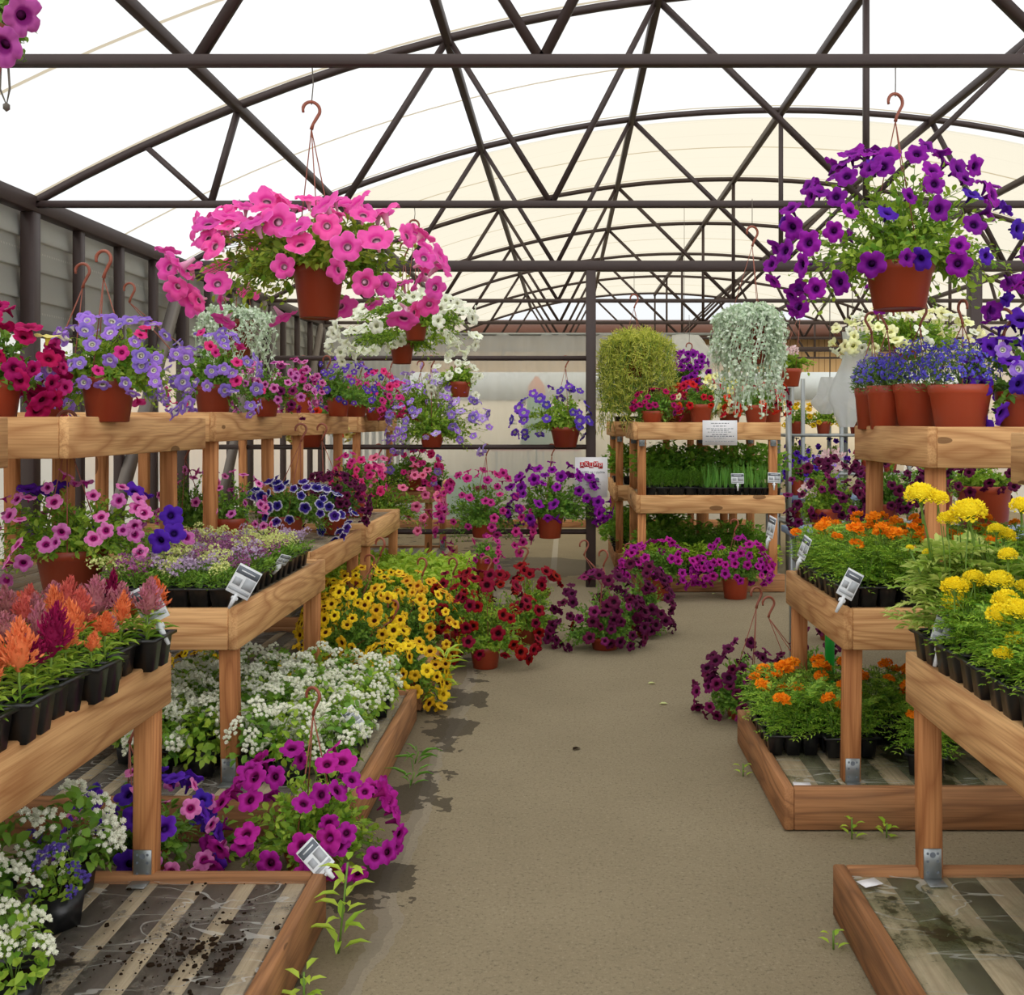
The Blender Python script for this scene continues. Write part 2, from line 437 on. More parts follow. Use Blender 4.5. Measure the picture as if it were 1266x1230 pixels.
def tube(pts, r, k=6, cap=True):
    pts = [Vector(p) for p in pts]
    n = len(pts)
    rs = r if isinstance(r, (list, tuple)) else [r] * n
    V = []; F = []
    tang = [(pts[min(i + 1, n - 1)] - pts[max(i - 1, 0)]).normalized() for i in range(n)]
    ref = Vector((0, 0, 1)) if abs(tang[0].z) < 0.9 else Vector((1, 0, 0))
    s = tang[0].cross(ref).normalized()
    for i in range(n):
        s = (s - tang[i] * s.dot(tang[i])).normalized()
        b = tang[i].cross(s)
        for j in range(k):
            a = 2 * PI * j / k
            V.append(pts[i] + (s * math.cos(a) + b * math.sin(a)) * rs[i])
    for i in range(n - 1):
        for j in range(k):
            F.append((i * k + j, i * k + (j + 1) % k, (i + 1) * k + (j + 1) % k, (i + 1) * k + j))
    caps = []
    if cap:
        caps = [tuple(range(k - 1, -1, -1)), tuple((n - 1) * k + j for j in range(k))]
    V = np.array([v[:] for v in V])
    return V, [np.array(F), np.array(caps)] if cap else [np.array(F)]

def lathe(prof, k=28):
    V = []; F = []
    for r, z in prof:
        for j in range(k):
            a = 2 * PI * j / k
            V.append((r * math.cos(a), r * math.sin(a), z))
    for i in range(len(prof) - 1):
        for j in range(k):
            F.append((i * k + j, i * k + (j + 1) % k, (i + 1) * k + (j + 1) % k, (i + 1) * k + j))
    return np.array(V), [np.array(F)]

def boxpart(lo, hi, c=0.0):
    """box with chamfered edges"""
    lo = np.array(lo, float); hi = np.array(hi, float)
    lo, hi = np.minimum(lo, hi), np.maximum(lo, hi)
    bm = bmesh.new()
    bmesh.ops.create_cube(bm, size=1.0)
    for v in bm.verts:
        v.co = Vector(((lo + hi) / 2 + np.array(v.co) * (hi - lo)))
    c = min(c, float((hi - lo).min()) * 0.3)
    if c > 0:
        bmesh.ops.bevel(bm, geom=list(bm.edges), offset=c, segments=1, affect='EDGES', profile=0.5)
    bm.verts.ensure_lookup_table(); bm.verts.index_update()
    V = np.array([v.co[:] for v in bm.verts])
    T = [[v.index for v in f.verts] for f in bm.faces if len(f.verts) == 3]
    Q = [[v.index for v in f.verts] for f in bm.faces if len(f.verts) == 4]
    bm.free()
    Fs = []
    if T: Fs.append(np.array(T))
    if Q: Fs.append(np.array(Q))
    return V, Fs

def barpart(a, b, w, h):
    """square steel bar from a to b"""
    a = Vector(a); b = Vector(b)
    d = (b - a).normalized()
    up = Vector((0, 1, 0)) if abs(d.y) < 0.9 else Vector((0, 0, 1))
    s = d.cross(up).normalized(); u = s.cross(d)
    V = []
    for p in (a, b):
        for i, j in ((-1, -1), (1, -1), (1, 1), (-1, 1)):
            V.append((p + s * i * w / 2 + u * j * h / 2)[:])
    F = [(0, 1, 5, 4), (1, 2, 6, 5), (2, 3, 7, 6), (3, 0, 4, 7), (3, 2, 1, 0), (4, 5, 6, 7)]
    return np.array(V), [np.array(F)]

def link(name, me, parent=None, loc=None, rot=None, scale=None):
    o = bpy.data.objects.new(name, me)
    COL.objects.link(o)
    if parent is not None: o.parent = parent
    if loc is not None: o.location = loc
    if rot is not None:
        if isinstance(rot, Quaternion):
            o.rotation_mode = 'QUATERNION'; o.rotation_quaternion = rot
        else: o.rotation_euler = rot
    if scale is not None: o.scale = (scale,) * 3 if not hasattr(scale, '__len__') else scale
    return o

def add(name, parts, mats, parent=None, smooth=False, **kw):
    if isinstance(parts, tuple): parts = [(parts[0], parts[1], 0)]
    if not isinstance(mats, (list, tuple)): mats = [mats]
    return link(name, npmesh(name, parts, mats, smooth), parent, **kw)

def thing(name, label, cat, loc=(0, 0, 0), rz=0.0, group=None):
    o = bpy.data.objects.new(name, None)
    o.empty_display_size = 0.1
    COL.objects.link(o)
    o.location = loc; o.rotation_euler = (0, 0, rz)
    o['label'] = label; o['category'] = cat
    if group: o['group'] = group
    return o

def tag(o, label, cat, group=None):
    o['label'] = label; o['category'] = cat
    if group: o['group'] = group
    return o

def structure(name, parts, mats, **kw):
    o = add(name, parts, mats, **kw)
    o['kind'] = 'structure'
    return o

def board(name, lo, hi, axis, parent, kind='wood', c=0.004, rot=None):
    lo = np.array(lo, float); hi = np.array(hi, float)
    mid = (lo + hi) / 2
    return add(name, boxpart(lo - mid, hi - mid, c), M[kind][axis], parent, loc=tuple(mid), rot=rot)

# ------------------------------------------------------------------ greenhouse shell
XL, XR, XM = -3.27, 6.93, 1.83
ZE, ZA = 2.73, 4.06
RAD = ((XR - XL) ** 2 / 4 + (ZA - ZE) ** 2) / (2 * (ZA - ZE))
def arc_z(x):
    return ZA - (RAD - math.sqrt(RAD ** 2 - (x - XM) ** 2))
D1, SP = 3.77, 2.48

gx, gy = np.meshgrid(np.linspace(-45, 45, 31), np.linspace(-12, 60, 25))
V = np.stack([gx.ravel(), gy.ravel(), np.zeros(gx.size)], 1)
nx_ = 31
F = [(i + j * nx_, i + 1 + j * nx_, i + 1 + (j + 1) * nx_, i + (j + 1) * nx_) for j in range(24) for i in range(30)]
structure('floor', (V, [np.array(F)]), M['asphalt'])

def roof(y0, y1, mat):
    xs = np.linspace(XL - 0.06, XR + 0.06, 41)
    ys = np.arange(y0, y1 + 0.01, 0.31)
    ys[-1] = y1
    V = []
    for y in ys:
        sag = 0.022 * (1 - abs(2 * (((y - D1) / SP) % 1) - 1))
        for x in xs:
            V.append((x, y, arc_z(min(max(x, XL), XR)) + 0.045 - sag - (0.03 if x < XL or x > XR else 0)))
    k = len(xs)
    F = [(i + j * k, i + 1 + j * k, i + 1 + (j + 1) * k, i + (j + 1) * k) for j in range(len(ys) - 1) for i in range(k - 1)]
    o = structure('ceiling', (np.array(V), [np.array(F)]), mat, smooth=True)
roof(-2.5, 9.1, M['film'])
roof(9.06, 21.3, M['film2'])

# left wall: grey lap siding above, ribbed polycarbonate below
rows = []
z = 1.97
prof = []
while z < ZE - 0.1:
    prof += [(XL - 0.075, z), (XL - 0.055, z + 0.005), (XL - 0.09, z + 0.19)]
    z += 0.19
V = []; F = []
for x, zz in prof:
    V += [(x, -2.5, zz), (x, 21.2, zz)]
for i in range(len(prof) - 1):
    F.append((2 * i, 2 * i + 1, 2 * i + 3, 2 * i + 2))
structure('wall_left', (np.array(V), [np.array(F)]), M['siding'])
V = []; F = []
zs = np.linspace(0.05, 1.97, 193)
for i, zz in enumerate(zs):
    x = XL - 0.07 + (0.006 if i % 2 else 0)
    V += [(x, -2.5, zz), (x, 21.2, zz)]
for i in range(len(zs) - 1):
    F.append((2 * i, 2 * i + 1, 2 * i + 3, 2 * i + 2))
structure('window_1', (np.array(V), [np.array(F)]), M['poly'])
structure('wall_right', (np.array([(XR + .06, -2.5, 0), (XR + .06, 21.2, 0), (XR + .06, 21.2, ZE), (XR + .06, -2.5, ZE)]), [np.array([[0, 1, 2, 3]])]), M['poly'])
structure('trim_1', boxpart((XL - .05, -2.5, 1.93), (XL - .01, 21.2, 1.98), .003), M['steel'])

ORD = ['first', 'second', 'third', 'fourth', 'fifth', 'sixth', 'seventh', 'eighth', 'ninth', 'tenth', 'eleventh', 'twelfth',
       'thirteenth', 'fourteenth', 'fifteenth', 'sixteenth', 'seventeenth', 'eighteenth', 'nineteenth', 'twentieth',
       'twenty-first', 'twenty-second', 'twenty-third', 'twenty-fourth', 'twenty-fifth', 'twenty-sixth', 'twenty-seventh', 'twenty-eighth']

PAN = (XR - XL) / 8.0
def truss(i, y):
    heavy = (i in (2, 6))
    t = thing('roof_truss', '%s arched steel roof truss from the entrance%s' % (ORD[i], ', with a thick bottom beam' if heavy else ''), 'roof truss', (XM, y, ZE), group='arched roof trusses')
    o = lambda x, z: (x - XM, 0, z - ZE)
    n = 33
    pts = [o(XL + (XR - XL) * k / (n - 1), arc_z(XL + (XR - XL) * k / (n - 1))) for k in range(n)]
    V = []; F = []
    w = 0.02
    for j, p in enumerate(pts):
        a = pts[max(j - 1, 0)]; b = pts[min(j + 1, n - 1)]
        d = Vector((b[0] - a[0], 0, b[2] - a[2])).normalized(); u = Vector((-d.z, 0, d.x))
        for du, dy in ((-1, -1), (1, -1), (1, 1), (-1, 1)):
            q = Vector(p) + u * du * w; V.append((q.x, dy * w, q.z))
    for j in range(n - 1):
        for k in range(4):
            F.append((j * 4 + k, j * 4 + (k + 1) % 4, j * 4 + 4 + (k + 1) % 4, j * 4 + 4 + k))
    add('top_chord', (np.array(V), [np.array(F)]), M['steel'], t)
    hh = 0.04 if not heavy else 0.085
    add('bottom_chord', boxpart((XL - XM, -hh / 2, -hh / 2), (XR - XM, hh / 2, hh / 2), .003), M['steel'], t)
    nodes = [XL + PAN * k for k in range(9)]
    bots = [-1.36, -0.09]
    web = [(nodes[1], -2.17), (-2.57, -2.17), (nodes[2], bots[0]), (nodes[2], bots[1]), (nodes[3], bots[1]), (nodes[3], XM)]
    webs = list(web) + [(2 * XM - a, 2 * XM - b) for a, b in web]
    for a, b in webs:
        add('web', barpart(o(a, arc_z(a)), o(b, ZE), .034, .034), M['steel'], t)
    for a in (XM, XM + 1.28 * 0.0 + 3.3):
        add('king_post' if a == XM else 'web', barpart(o(a, arc_z(a)), o(a, ZE), .034, .034), M['steel'], t)
for i in range(8):
    truss(i, D1 + SP * i)

for k in range(1, 8):
    x = XL + PAN * k
    o = add('roof_purlin', boxpart((-.024, -2.5, -.03), (.024, 21.2, .03), .004), M['steel'], loc=(x, 0, arc_z(x) - 0.02))
    tag(o, '%s long steel purlin from the grey wall, running under the roof film' % ORD[k - 1], 'purlin', 'long roof purlins')
o = add('eave_beam', boxpart((-.045, -2.5, -.05), (.045, 21.2, .05), .004), M['steel'], loc=(XL, 0, ZE))
tag(o, 'dark steel eave beam along the top of the grey wall', 'beam')
k = 0
yy = D1 - SP
while yy < 21.3:
    big = abs(((yy - D1) / SP) - round((yy - D1) / SP)) < 0.01
    if yy > 4.0:
        w = 0.085 if big else 0.06
        o = add('wall_post', boxpart((-w / 2, -w / 2, 0), (w / 2, w / 2, ZE - .05), .004), M['steel'], loc=(XL, yy, 0))
        tag(o, '%s dark steel wall post down the grey wall%s' % (ORD[k], ', a thick one' if big else ''), 'post', 'posts of the grey side wall')
        k += 1
    yy += SP / 4
for i, (ya, za, yb, zb) in enumerate([(8.6, 2.66, 6.81, .02), (10.9, 2.66, 9.11, .02), (13.4, 2.66, 11.61, .02)]):
    o = add('diagonal_brace', barpart((0, 0, 0), (0, yb - ya, zb - za), .06, .1), plain('grey_brown_steel', (112, 104, 98), .5, .3), loc=(XL + .06, ya, za))
    tag(o, ('slanting grey brown brace against the grey wall, the one nearest the entrance', 'slanting brace on the grey wall behind the silver trailing basket', 'slanting brace on the grey wall beside the plastic curtain')[i], 'brace')

# posts and hanging pipes of the pot rack across the aisle
Y3 = D1 + SP * 2
p = add('support_post', boxpart((-.042, -.042, 0), (.042, .042, ZE - .04), .004), M['steel'], loc=(0.21, Y3, 0))
tag(p, 'dark steel post at the aisle end, carrying the white and red poster', 'post')
p = add('support_post', boxpart((-.05, -.05, 0), (.05, .05, ZE - .04), .004), M['steel'], loc=(3.48, Y3, 0))
tag(p, 'dark steel post behind the big purple petunia basket', 'post')
YP = Y3 - 0.02
for zz, lab in ((1.945, 'uppermost dark hanging pipe, above the poster'), (1.19, 'middle dark hanging pipe, level with the potted calibrachoas'), (0.47, 'lowest dark hanging pipe, just above the lime green bedding')):
    o = add('hanging_pipe', tube([(XL, 0, 0), (0.17, 0, 0)], 0.022, 10), M['steel'], loc=(0, YP, zz), smooth=True)
    tag(o, lab, 'pipe')

# back: plastic curtain, far building
V = []; F = []
nx_, nz_ = 90, 14
for j in range(nz_):
    for i in range(nx_):
        x = -3.2 + 5.7 * i / (nx_ - 1); z = 0.0 + 2.58 * j / (nz_ - 1)
        if i > 70: z *= 1 - 0.12 * (i - 70) / 20
        V.append((x, 13.72 + .03 * math.sin(x * 9) + .02 * math.sin(x * 23 + z * 2), z))
for j in range(nz_ - 1):
    for i in range(nx_ - 1):
        F.append((i + j * nx_, i + 1 + j * nx_, i + 1 + (j + 1) * nx_, i + (j + 1) * nx_))
structure('wall_back', (np.array(V), [np.array(F)]), M['curtain'], smooth=True)
structure('baseboard_back', boxpart((-3.2, 13.6, 0), (2.5, 13.7, .1), .005), M['wood_old'][0])
structure('trim_2', tube([(-3.2, 13.72, 2.58), (2.5, 13.72, 2.58)], .02, 8), M['zinc'])

b = thing('wooden_building', 'brown roofed wooden building behind the greenhouse end', 'building', (0, 25, 0))
add('wall', boxpart((-12, 0, 0), (16, 6, 3.45), 0), M['tan'], b)
V = np.array([(-12.5, -.9, 3.4), (16.5, -.9, 3.4), (16.5, 3, 3.95), (-12.5, 3, 3.95), (-12.5, -.9, 3.6), (16.5, -.9, 3.6), (16.5, 3, 4.2), (-12.5, 3, 4.2)])
add('roof', (V, [np.array([(0, 1, 5, 4), (4, 5, 6, 7), (0, 3, 2, 1), (1, 2, 6, 5), (3, 7, 6, 2), (0, 4, 7, 3)])]), M['roofbrown'], b)
for x in (-2.0, 1.8, 6.0):
    w = add('window', boxpart((x, -.03, 1.4), (x + 1.5, .0, 2.6), .01), M['greywall'], b)
b2 = thing('pale_wall_panel', 'low cream wall with a grey band behind the plastic curtain', 'wall panel', (0, 22.5, 0))
add('panel', boxpart((-4, 0, 0), (9, .1, 1.9), 0), M['creamwall'], b2)
add('grey_band', boxpart((-4, -.03, 1.9), (9, .1, 2.5), 0), M['greywall'], b2)

# ------------------------------------------------------------------ flowers
def trumpet(seed, seg=30, tube_len=0.9, ruffle=0.05, lobe=0.13):
    r = np.random.default_rng(seed)
    prof = [(0.09, -tube_len), (0.14, -tube_len * .62), (0.24, -tube_len * .25), (0.42, -.06), (0.64, .02), (0.84, .0), (1.0, -.09)]
    V = []; rad = []; lob = []
    ph = r.uniform(0, 6.28, 3)
    for q, (a, z) in enumerate(prof):
        tt = max(0.0, (a - 0.35) / 0.65)
        for j in range(seg):
            th = 2 * PI * j / seg
            c5 = math.cos(5 * th)
            rr = a * (1 + lobe * tt * (2.0 * abs(math.cos(2.5 * th)) ** .55 - 1.5) + .06 * tt * math.sin(th + ph[0]))
            zz = z + tt * (ruffle * math.sin(10 * th + ph[1]) + .09 * c5 + .16 * math.sin(th + ph[2]) + .06 * math.sin(3 * th + ph[0]))
            V.append((rr * math.cos(th), rr * math.sin(th), zz))
            rad.append(a); lob.append(max(0.0, c5) ** 4 * tt if q < 6 else 0)
    V.append((0, 0, -tube_len * .5)); rad.append(0); lob.append(0)
    F = []
    n = len(prof)
    for q in range(n - 1):
        for j in range(seg):
            F.append((q * seg + j, q * seg + (j + 1) % seg, (q + 1) * seg + (j + 1) % seg, (q + 1) * seg + j))
    T = [(n * seg, 2 * seg + j, 2 * seg + (j + 1) % seg) for j in range(seg)]
    return np.array(V), [np.array(F), np.array(T)], rad, lob

_fl = {}
def flower_meshes(kind):
    if kind not in _fl:
        out = []
        for s in range(3):
            small = kind in ('salmon', 'yelleye', 'gold', 'lemon', 'red', 'violetred', 'hotpink', 'laven', 'lavpale', 'lilac')
            V, F, rad, lob = trumpet(11 + s * 7 + len(_fl), tube_len=.85 if small else 1.05, ruffle=.03 if small else .07)
            me = npmesh('flower', [(V, F, 0)], [M['f_' + kind]], True, {'rad': rad, 'lobe': lob})
            out.append(me)
        _fl[kind] = out
    return _fl[kind]

def zquat(d, roll):
    q = Vector((0, 0, 1)).rotation_difference(Vector(d))
    return q @ Quaternion((0, 0, 1), roll)

# ------------------------------------------------------------------ pots and hangers
_pots = {}
def pot_mesh(rt, rb, h):
    key = (round(rt, 3), round(rb, 3), round(h, 3))
    if key not in _pots:
        rim = min(.026, h * .18)
        prof = [(0.001, 0.004), (rb * .86, 0.004), (rb * .9, 0), (rb, .003), (rb + (rt - rb) * .8 * .93, h - rim * 1.5), (rt * .97, h - rim * 1.35), (rt, h - rim), (rt * 1.015, h - .002), (rt * 1.0, h), (rt * .94, h), (rt * .9, h - rim * 1.4), (rt * .86, h * .7)]
        V, F = lathe(prof, 30)
        _pots[key] = npmesh('pot', [(V, F, 0)], [M['terra']], True)
    return _pots[key]

def hook_part(top):
    """flat S hook; top of the crook at z=0 relative to its own frame, stem going down"""
    s = top
    pts = []
    for a in np.linspace(-40, 200, 15):
        a = math.radians(a)
        pts.append((s * .3 * math.cos(a), 0, -s * .3 + s * .3 * math.sin(a)))
    pts = pts[::-1]
    pts = [p for p in pts]
    # pts now from the left open end over the top and round to the lower right
    last = pts[-1]
    pts += [(s * .16, 0, -s * .62), (s * .06, 0, -s * .8), (0, 0, -s)]
    rs = [s * .05] * 2 + [s * .062] * (len(pts) - 4) + [s * .055, s * .07]
    return tube(pts, rs, 8)

def hanger(root, rim_r, rim_z, hook, size=0.1, rz=0.0):
    """hook + three straps, one part with straps as sub-parts. hook = local position of the crook's top"""
    hx, hy, hz = hook
    h = add('hanger', hook_part(size), M['hook'], root, smooth=True, loc=hook, rot=(0, 0, rz))
    foot = Vector((0, 0, -size))
    for k in range(3):
        a = 2 * PI * k / 3 + 0.5 + rz
        e = Vector((rim_r * math.cos(a) - hx, rim_r * math.sin(a) - hy, rim_z - hz))
        e2 = Matrix.Rotation(-rz, 4, 'Z') @ e
        mid = (foot + e2) / 2 + Vector((0, 0, -.002))
        add('strap', tube([foot, mid, e2], 0.0022 if rim_r < .2 else .0026, 5), M['hook'], h)
    return h

# ------------------------------------------------------------------ mounding plants
def shell(r, n, E, lo, hi=1.45):
    L, R, FR, BK, UP, DN = E
    az = r.uniform(0, 2 * PI, n)
    el = np.arcsin(r.uniform(math.sin(lo), math.sin(hi), n))
    ca, sa = np.cos(az), np.sin(az)
    rx = np.where(ca > 0, R, L); ry = np.where(sa > 0, BK, FR)
    sd = np.where(sa < 0, .12 + .88 * np.abs(ca) ** 1.6, .5 + .5 * np.abs(ca))
    zz = np.where(el > 0, UP * np.sin(el), DN * sd * np.sin(el) / max(1e-3, abs(math.sin(lo))))
    P = np.stack([rx * ca * np.cos(el), ry * sa * np.cos(el), zz], 1)
    rz = np.where(el > 0, UP, max(DN, .05))
    Nn = norm(np.stack([ca * np.cos(el) / rx, sa * np.cos(el) / ry, np.sin(el) / rz], 1))
    return P, Nn

def mound(r, E, r0, leaf, lw, cov=2.0, lo=-0.7, arch=0.35, nmax=2600, straggle=0.2):
    """stems arching out of the pot with leaves along them. returns leaf parts, stem part"""
    L, R, FR, BK, UP, DN = E
    avg = (L + R + FR + BK) / 4
    area = 2 * PI * avg * (avg + UP + DN) / 2 * 1.2
    n = int(min(nmax, max(160, cov * area / (leaf * leaf * lw * .55))))
    per = 13
    ns = max(14, n // per)
    P2, N2 = shell(r, ns, E, lo)
    f = r.uniform(.72, 1.0 + straggle * .3, ns)[:, None]
    P2 = P2 * f
    az = r.uniform(0, 2 * PI, ns); rr = r0 * .75 * np.sqrt(r.uniform(0, 1, ns))
    P0 = np.stack([rr * np.cos(az), rr * np.sin(az), np.zeros(ns) - .01], 1)
    hd = np.linalg.norm(P2[:, :2], axis=1)
    P1 = (P0 + P2) / 2
    P1[:, :2] = P0[:, :2] + (P2[:, :2] - P0[:, :2]) * .45
    P1[:, 2] = np.maximum(P2[:, 2], 0) * .55 + arch * hd * .5 + .02
    tt = np.linspace(.12, 1.0, per)[None, :] + r.uniform(-.03, .03, (ns, per))
    tt = np.clip(tt, 0, 1)[..., None]
    B = (1 - tt) ** 2 * P0[:, None] + 2 * (1 - tt) * tt * P1[:, None] + tt ** 2 * P2[:, None]
    T = norm(2 * (1 - tt) * (P1 - P0)[:, None] + 2 * tt * (P2 - P1)[:, None])
    B = B.reshape(-1, 3); T = T.reshape(-1, 3)
    Nn = np.repeat(N2, per, 0)
    D = norm(T * .35 + norm(r.normal(size=B.shape)) * .75 + Nn * .35 + np.array([0, 0, .15]))
    U = norm(Nn + np.array([0, -.1, .7]) + r.normal(size=B.shape) * .35)
    L_ = leaf * r.uniform(.6, 1.15, len(B)) * (1.0 - .35 * (tt.reshape(-1) > .85))
    V, F = leaves(B + r.normal(size=B.shape) * leaf * .12, D, U, L_, L_ * lw)
    # stems
    st = []
    sv = []; sf = []; off = 0
    for i in range(ns):
        tq = np.linspace(0, 1, 5)[:, None]
        b = (1 - tq) ** 2 * P0[i] + 2 * (1 - tq) * tq * P1[i] + tq ** 2 * P2[i]
        v, ff = tube(b, [.0022, .002, .0017, .0014, .001], 3, False)
        sv.append(v); sf.append(ff[0] + off); off += len(v)
    return [(V, F, 0), (np.concatenate(sv), [np.concatenate(sf)], 1)]

def potted(name, label, cat, D, px, rim, pot, ext, kinds, leaf='mid', on=None, hook=None, wire=None, group=None,
           leaf_len=None, lw=.62, cov=2.0, lo=-0.75, ry=None, hang_s=None, face=.35, straggle=.2, seed=None):
    """pot = (rim width, base width, height) and ext = (left, right, top, bottom): sizes seen at distance D"""
    s = D / FPX
    c = at(px, rim, D)
    rt, rb, h = pot[0] * s / 2, pot[1] * s / 2, pot[2] * s
    if on is not None: h = max(.04, c.z - on)
    root = thing(name, label, cat, (c.x, c.y, c.z - h), 0, group)
    link('pot', pot_mesh(rt, rb, h), root)
    add('soil', (np.array([(rt * .88 * math.cos(a), rt * .88 * math.sin(a), 0) for a in np.linspace(0, 2 * PI, 21)[:-1]]), [np.array([list(range(20))])]), M['soil'], root, loc=(0, 0, h - min(.018, h * .16)))
    L, R = (px - ext[0]) * s, (ext[1] - px) * s
    UP, DN = (rim - ext[2]) * s, max(.01, (ext[3] - rim) * s)
    q = ry if ry else min((L + R) / 2, .34) * .85
    E = (max(L, rt * .8), max(R, rt * .8), q * .68, q, UP, DN)
    r = np.random.default_rng(seed if seed is not None else abs(hash((px, rim, int(D * 100)))) % 99991)
    ll = leaf_len or max(.02, min(.05, 11 * s))
    me = npmesh('foliage', mound(r, (E[0] * .88, E[1] * .88, E[2] * .84, E[3] * .86, E[4] * .84, E[5] * .88), rt, ll, lw, cov, lo, straggle=straggle), [M[leaf], M['stem']])
    link('foliage', me, root, (0, 0, h))
    ks = [(k, n, w * s / 2) for k, n, w in kinds]
    put_off = np.array([0, 0, h])
    tot = []
    for kind, n, rad in ks:
        P, Nn = shell(r, n * 8, E, lo)
        keep = []
        for i in r.permutation(len(P)):
            if P[i, 1] > E[3] * .3 and r.uniform() > .3: continue
            if P[i, 1] < 0 and P[i, 2] < .005 and abs(P[i, 0]) < .7 * max(E[0], E[1]) and r.uniform() > .3: continue
            if all(np.linalg.norm(P[i] - j) > rad * .86 for j in tot):
                keep.append(i); tot.append(P[i])
            if len(keep) >= n: break
        ms = flower_meshes(kind)
        for i in keep:
            d = Nn[i] * .85 + np.array([0, -face * .8, .2]) + r.normal(size=3) * .36
            d = d / np.linalg.norm(d)
            link('flower', ms[int(r.integers(3))], root, tuple(P[i] * r.uniform(.97, 1.06) + Nn[i] * ll * .75 * np.array([1, 1, .6]) + put_off), zquat(d, r.uniform(0, 6.28)), rad * r.uniform(.7, 1.08))
    if hook:
        hp = at(hook[0], hook[1], D)
        local = (hp.x - c.x, 0.0, hp.z - (c.z - h))
        hanger(root, rt * .97, h - .01, local, hang_s or max(.085, 34 * s if D < 4 else .1), r.uniform(-.5, .5) if not wire else .3)
        if wire is not None:
            wz = EYE + (CY - wire) * s
            w = add('hanging_wire', tube([(0, 0, 0), (.004, .01, (wz - hp.z) * .5), (0, 0, wz - hp.z + .03)], .0022, 5), M['wire'], root, loc=(local[0], 0, local[2] - .01))
    return root

# ------------------------------------------------------------------ stepped plant benches
def bracket(parent, x, y, z, w=.05):
    b = add('bracket', [(*boxpart((-w / 2, -.002, 0), (w / 2, .002, .085), .001), 0), (*boxpart((-w / 2, -.05, 0), (w / 2, .0, .003), .001), 0)], M['zinc'], parent, loc=(x, y, z))
    V = []; F = []
    for i, (u, v) in enumerate([(-.014, .02), (.014, .02), (-.014, .05), (.014, .05), (0, .068), (-.014, .072), (.014, .072)]):
        rr = .0085 if i == 4 else .004
        o = len(V)
        V += [(u + rr * math.cos(a), -.0026, v + rr * math.sin(a)) for a in np.linspace(0, 2 * PI, 9)[:-1]]
        F.append(list(range(o, o + 8)))
    add('screw_hole', (np.array(V), [np.array(F)]), M['ink'], b)
    return b

def tier(t, xf, xb, y0, y1, z, h, wood, deck='wood_grey', sheet='sheet', gapw=(.14, .008)):
    """one tray-like level: boards on edge round a planked deck with a plastic sheet; coordinates local to the thing"""
    s = 1 if xb > xf else -1
    th = .035
    board('side_board', (xf, y0, z - h), (xf + s * th, y1, z), 1, t, wood)
    board('end_board', (xf + s * th, y0, z - h), (xb, y0 + th, z - .001), 0, t, wood)
    board('end_board', (xf + s * th, y1 - th, z - h), (xb, y1, z - .001), 0, t, wood)
    parts = []
    x = xf + s * .05
    while s * (xb - x) > .02:
        x2 = x + s * min(gapw[0], abs(xb - x))
        parts.append((*boxpart((x, y0 + th, z - .045), (x2, y1 - th, z - .022), .002), 0))
        x = x2 + s * gapw[1]
    add('deck_plank', parts, M[deck][1], t)
    if gapw[1] > .02:      # dark filler boards added so the gaps between pale planks read dark
        dk = []
        x = xf + s * (.05 + gapw[0])
        while s * (xb - x) > .02:
            x2 = x + s * min(gapw[1], abs(xb - x))
            dk.append((*boxpart((x, y0 + th, z - .05), (x2, y1 - th, z - .0245), .0), 0))
            x = x2 + s * gapw[0]
        add('gap_filler_plank', dk, M['gap_fill_moss' if sheet == 'sheet_moss' else 'gap_fill'], t)
    n = 14
    xs = np.linspace(xf + s * th * .6, xb, n); ys = np.linspace(y0 + th * .6, y1 - th * .6, n)
    V = [(x, y, z - .016 + .004 * math.sin(x * 31 + y * 13) * math.sin(y * 17)) for y in ys for x in xs]
    F = [(i + j * n, i + 1 + j * n, i + 1 + (j + 1) * n, i + (j + 1) * n) for j in range(n - 1) for i in range(n - 1)]
    if s < 0: F = [f[::-1] for f in F]
    add('plastic_sheet', (np.array(V), [np.array(F)]), M[sheet], t, smooth=True)

def bench(label, side, y0, y1, pal, mid, top, wood='wood', sheet='sheet', legs=None):
    """pal, mid, top = (x front, x back, near offset, far offset, height)"""
    cx, cy = pal[0], (y0 + y1) / 2
    t = thing('plant_bench', label, 'plant bench', (cx, cy, 0), 0, 'stepped timber plant benches')
    def tr(v, *a):
        xf, xb, n, f, z = v
        tier(t, xf - cx, xb - cx, y0 + n - cy, y1 + f - cy, z, *a)
    tr(pal, .145, 'wood_old', 'wood_grey', sheet, (.05, .085) if side < 0 else (.09, .08))
    tr(mid, .145, wood, 'wood_grey', 'sheet')
    tr(top, .145, wood, 'wood_grey', 'sheet')
    s = side
    def leg(x, y, z0, z1, lean=(0, 0), br=True, w=.062, d=.05):
        x -= cx; y -= cy
        o = board('leg', (x - w / 2, y - d / 2, z0), (x + w / 2, y + d / 2, z1), 2, t, 'wood_leg', rot=(lean[0], lean[1], 0))
        if br: bracket(o, 0, -d / 2 - .003, -(z1 - z0) / 2 + .002)
    zp = pal[4] - .02; zm = mid[4]
    r = random.Random(int(y0 * 100))
    for xx in (mid[0] + s * .045, mid[1] - s * .06):
        for yy in (y0 + mid[2] + .06, y1 + mid[3] - .06):
            leg(xx, yy, zp, zm - .14, (r.uniform(-.01, .01), r.uniform(-.02, .02)))
    spots = legs or [(xx, yy) for xx in (top[0] + s * .06, top[1] - s * .06) for yy in (y0 + top[2] + .09, y1 + top[3] - .09)]
    for xx, yy in spots:
            leg(xx, yy, zm - .02 if s * (mid[1] - xx) > 0 else zp, top[4] - .14, (0, r.uniform(-.012, .012)), True)
    return t

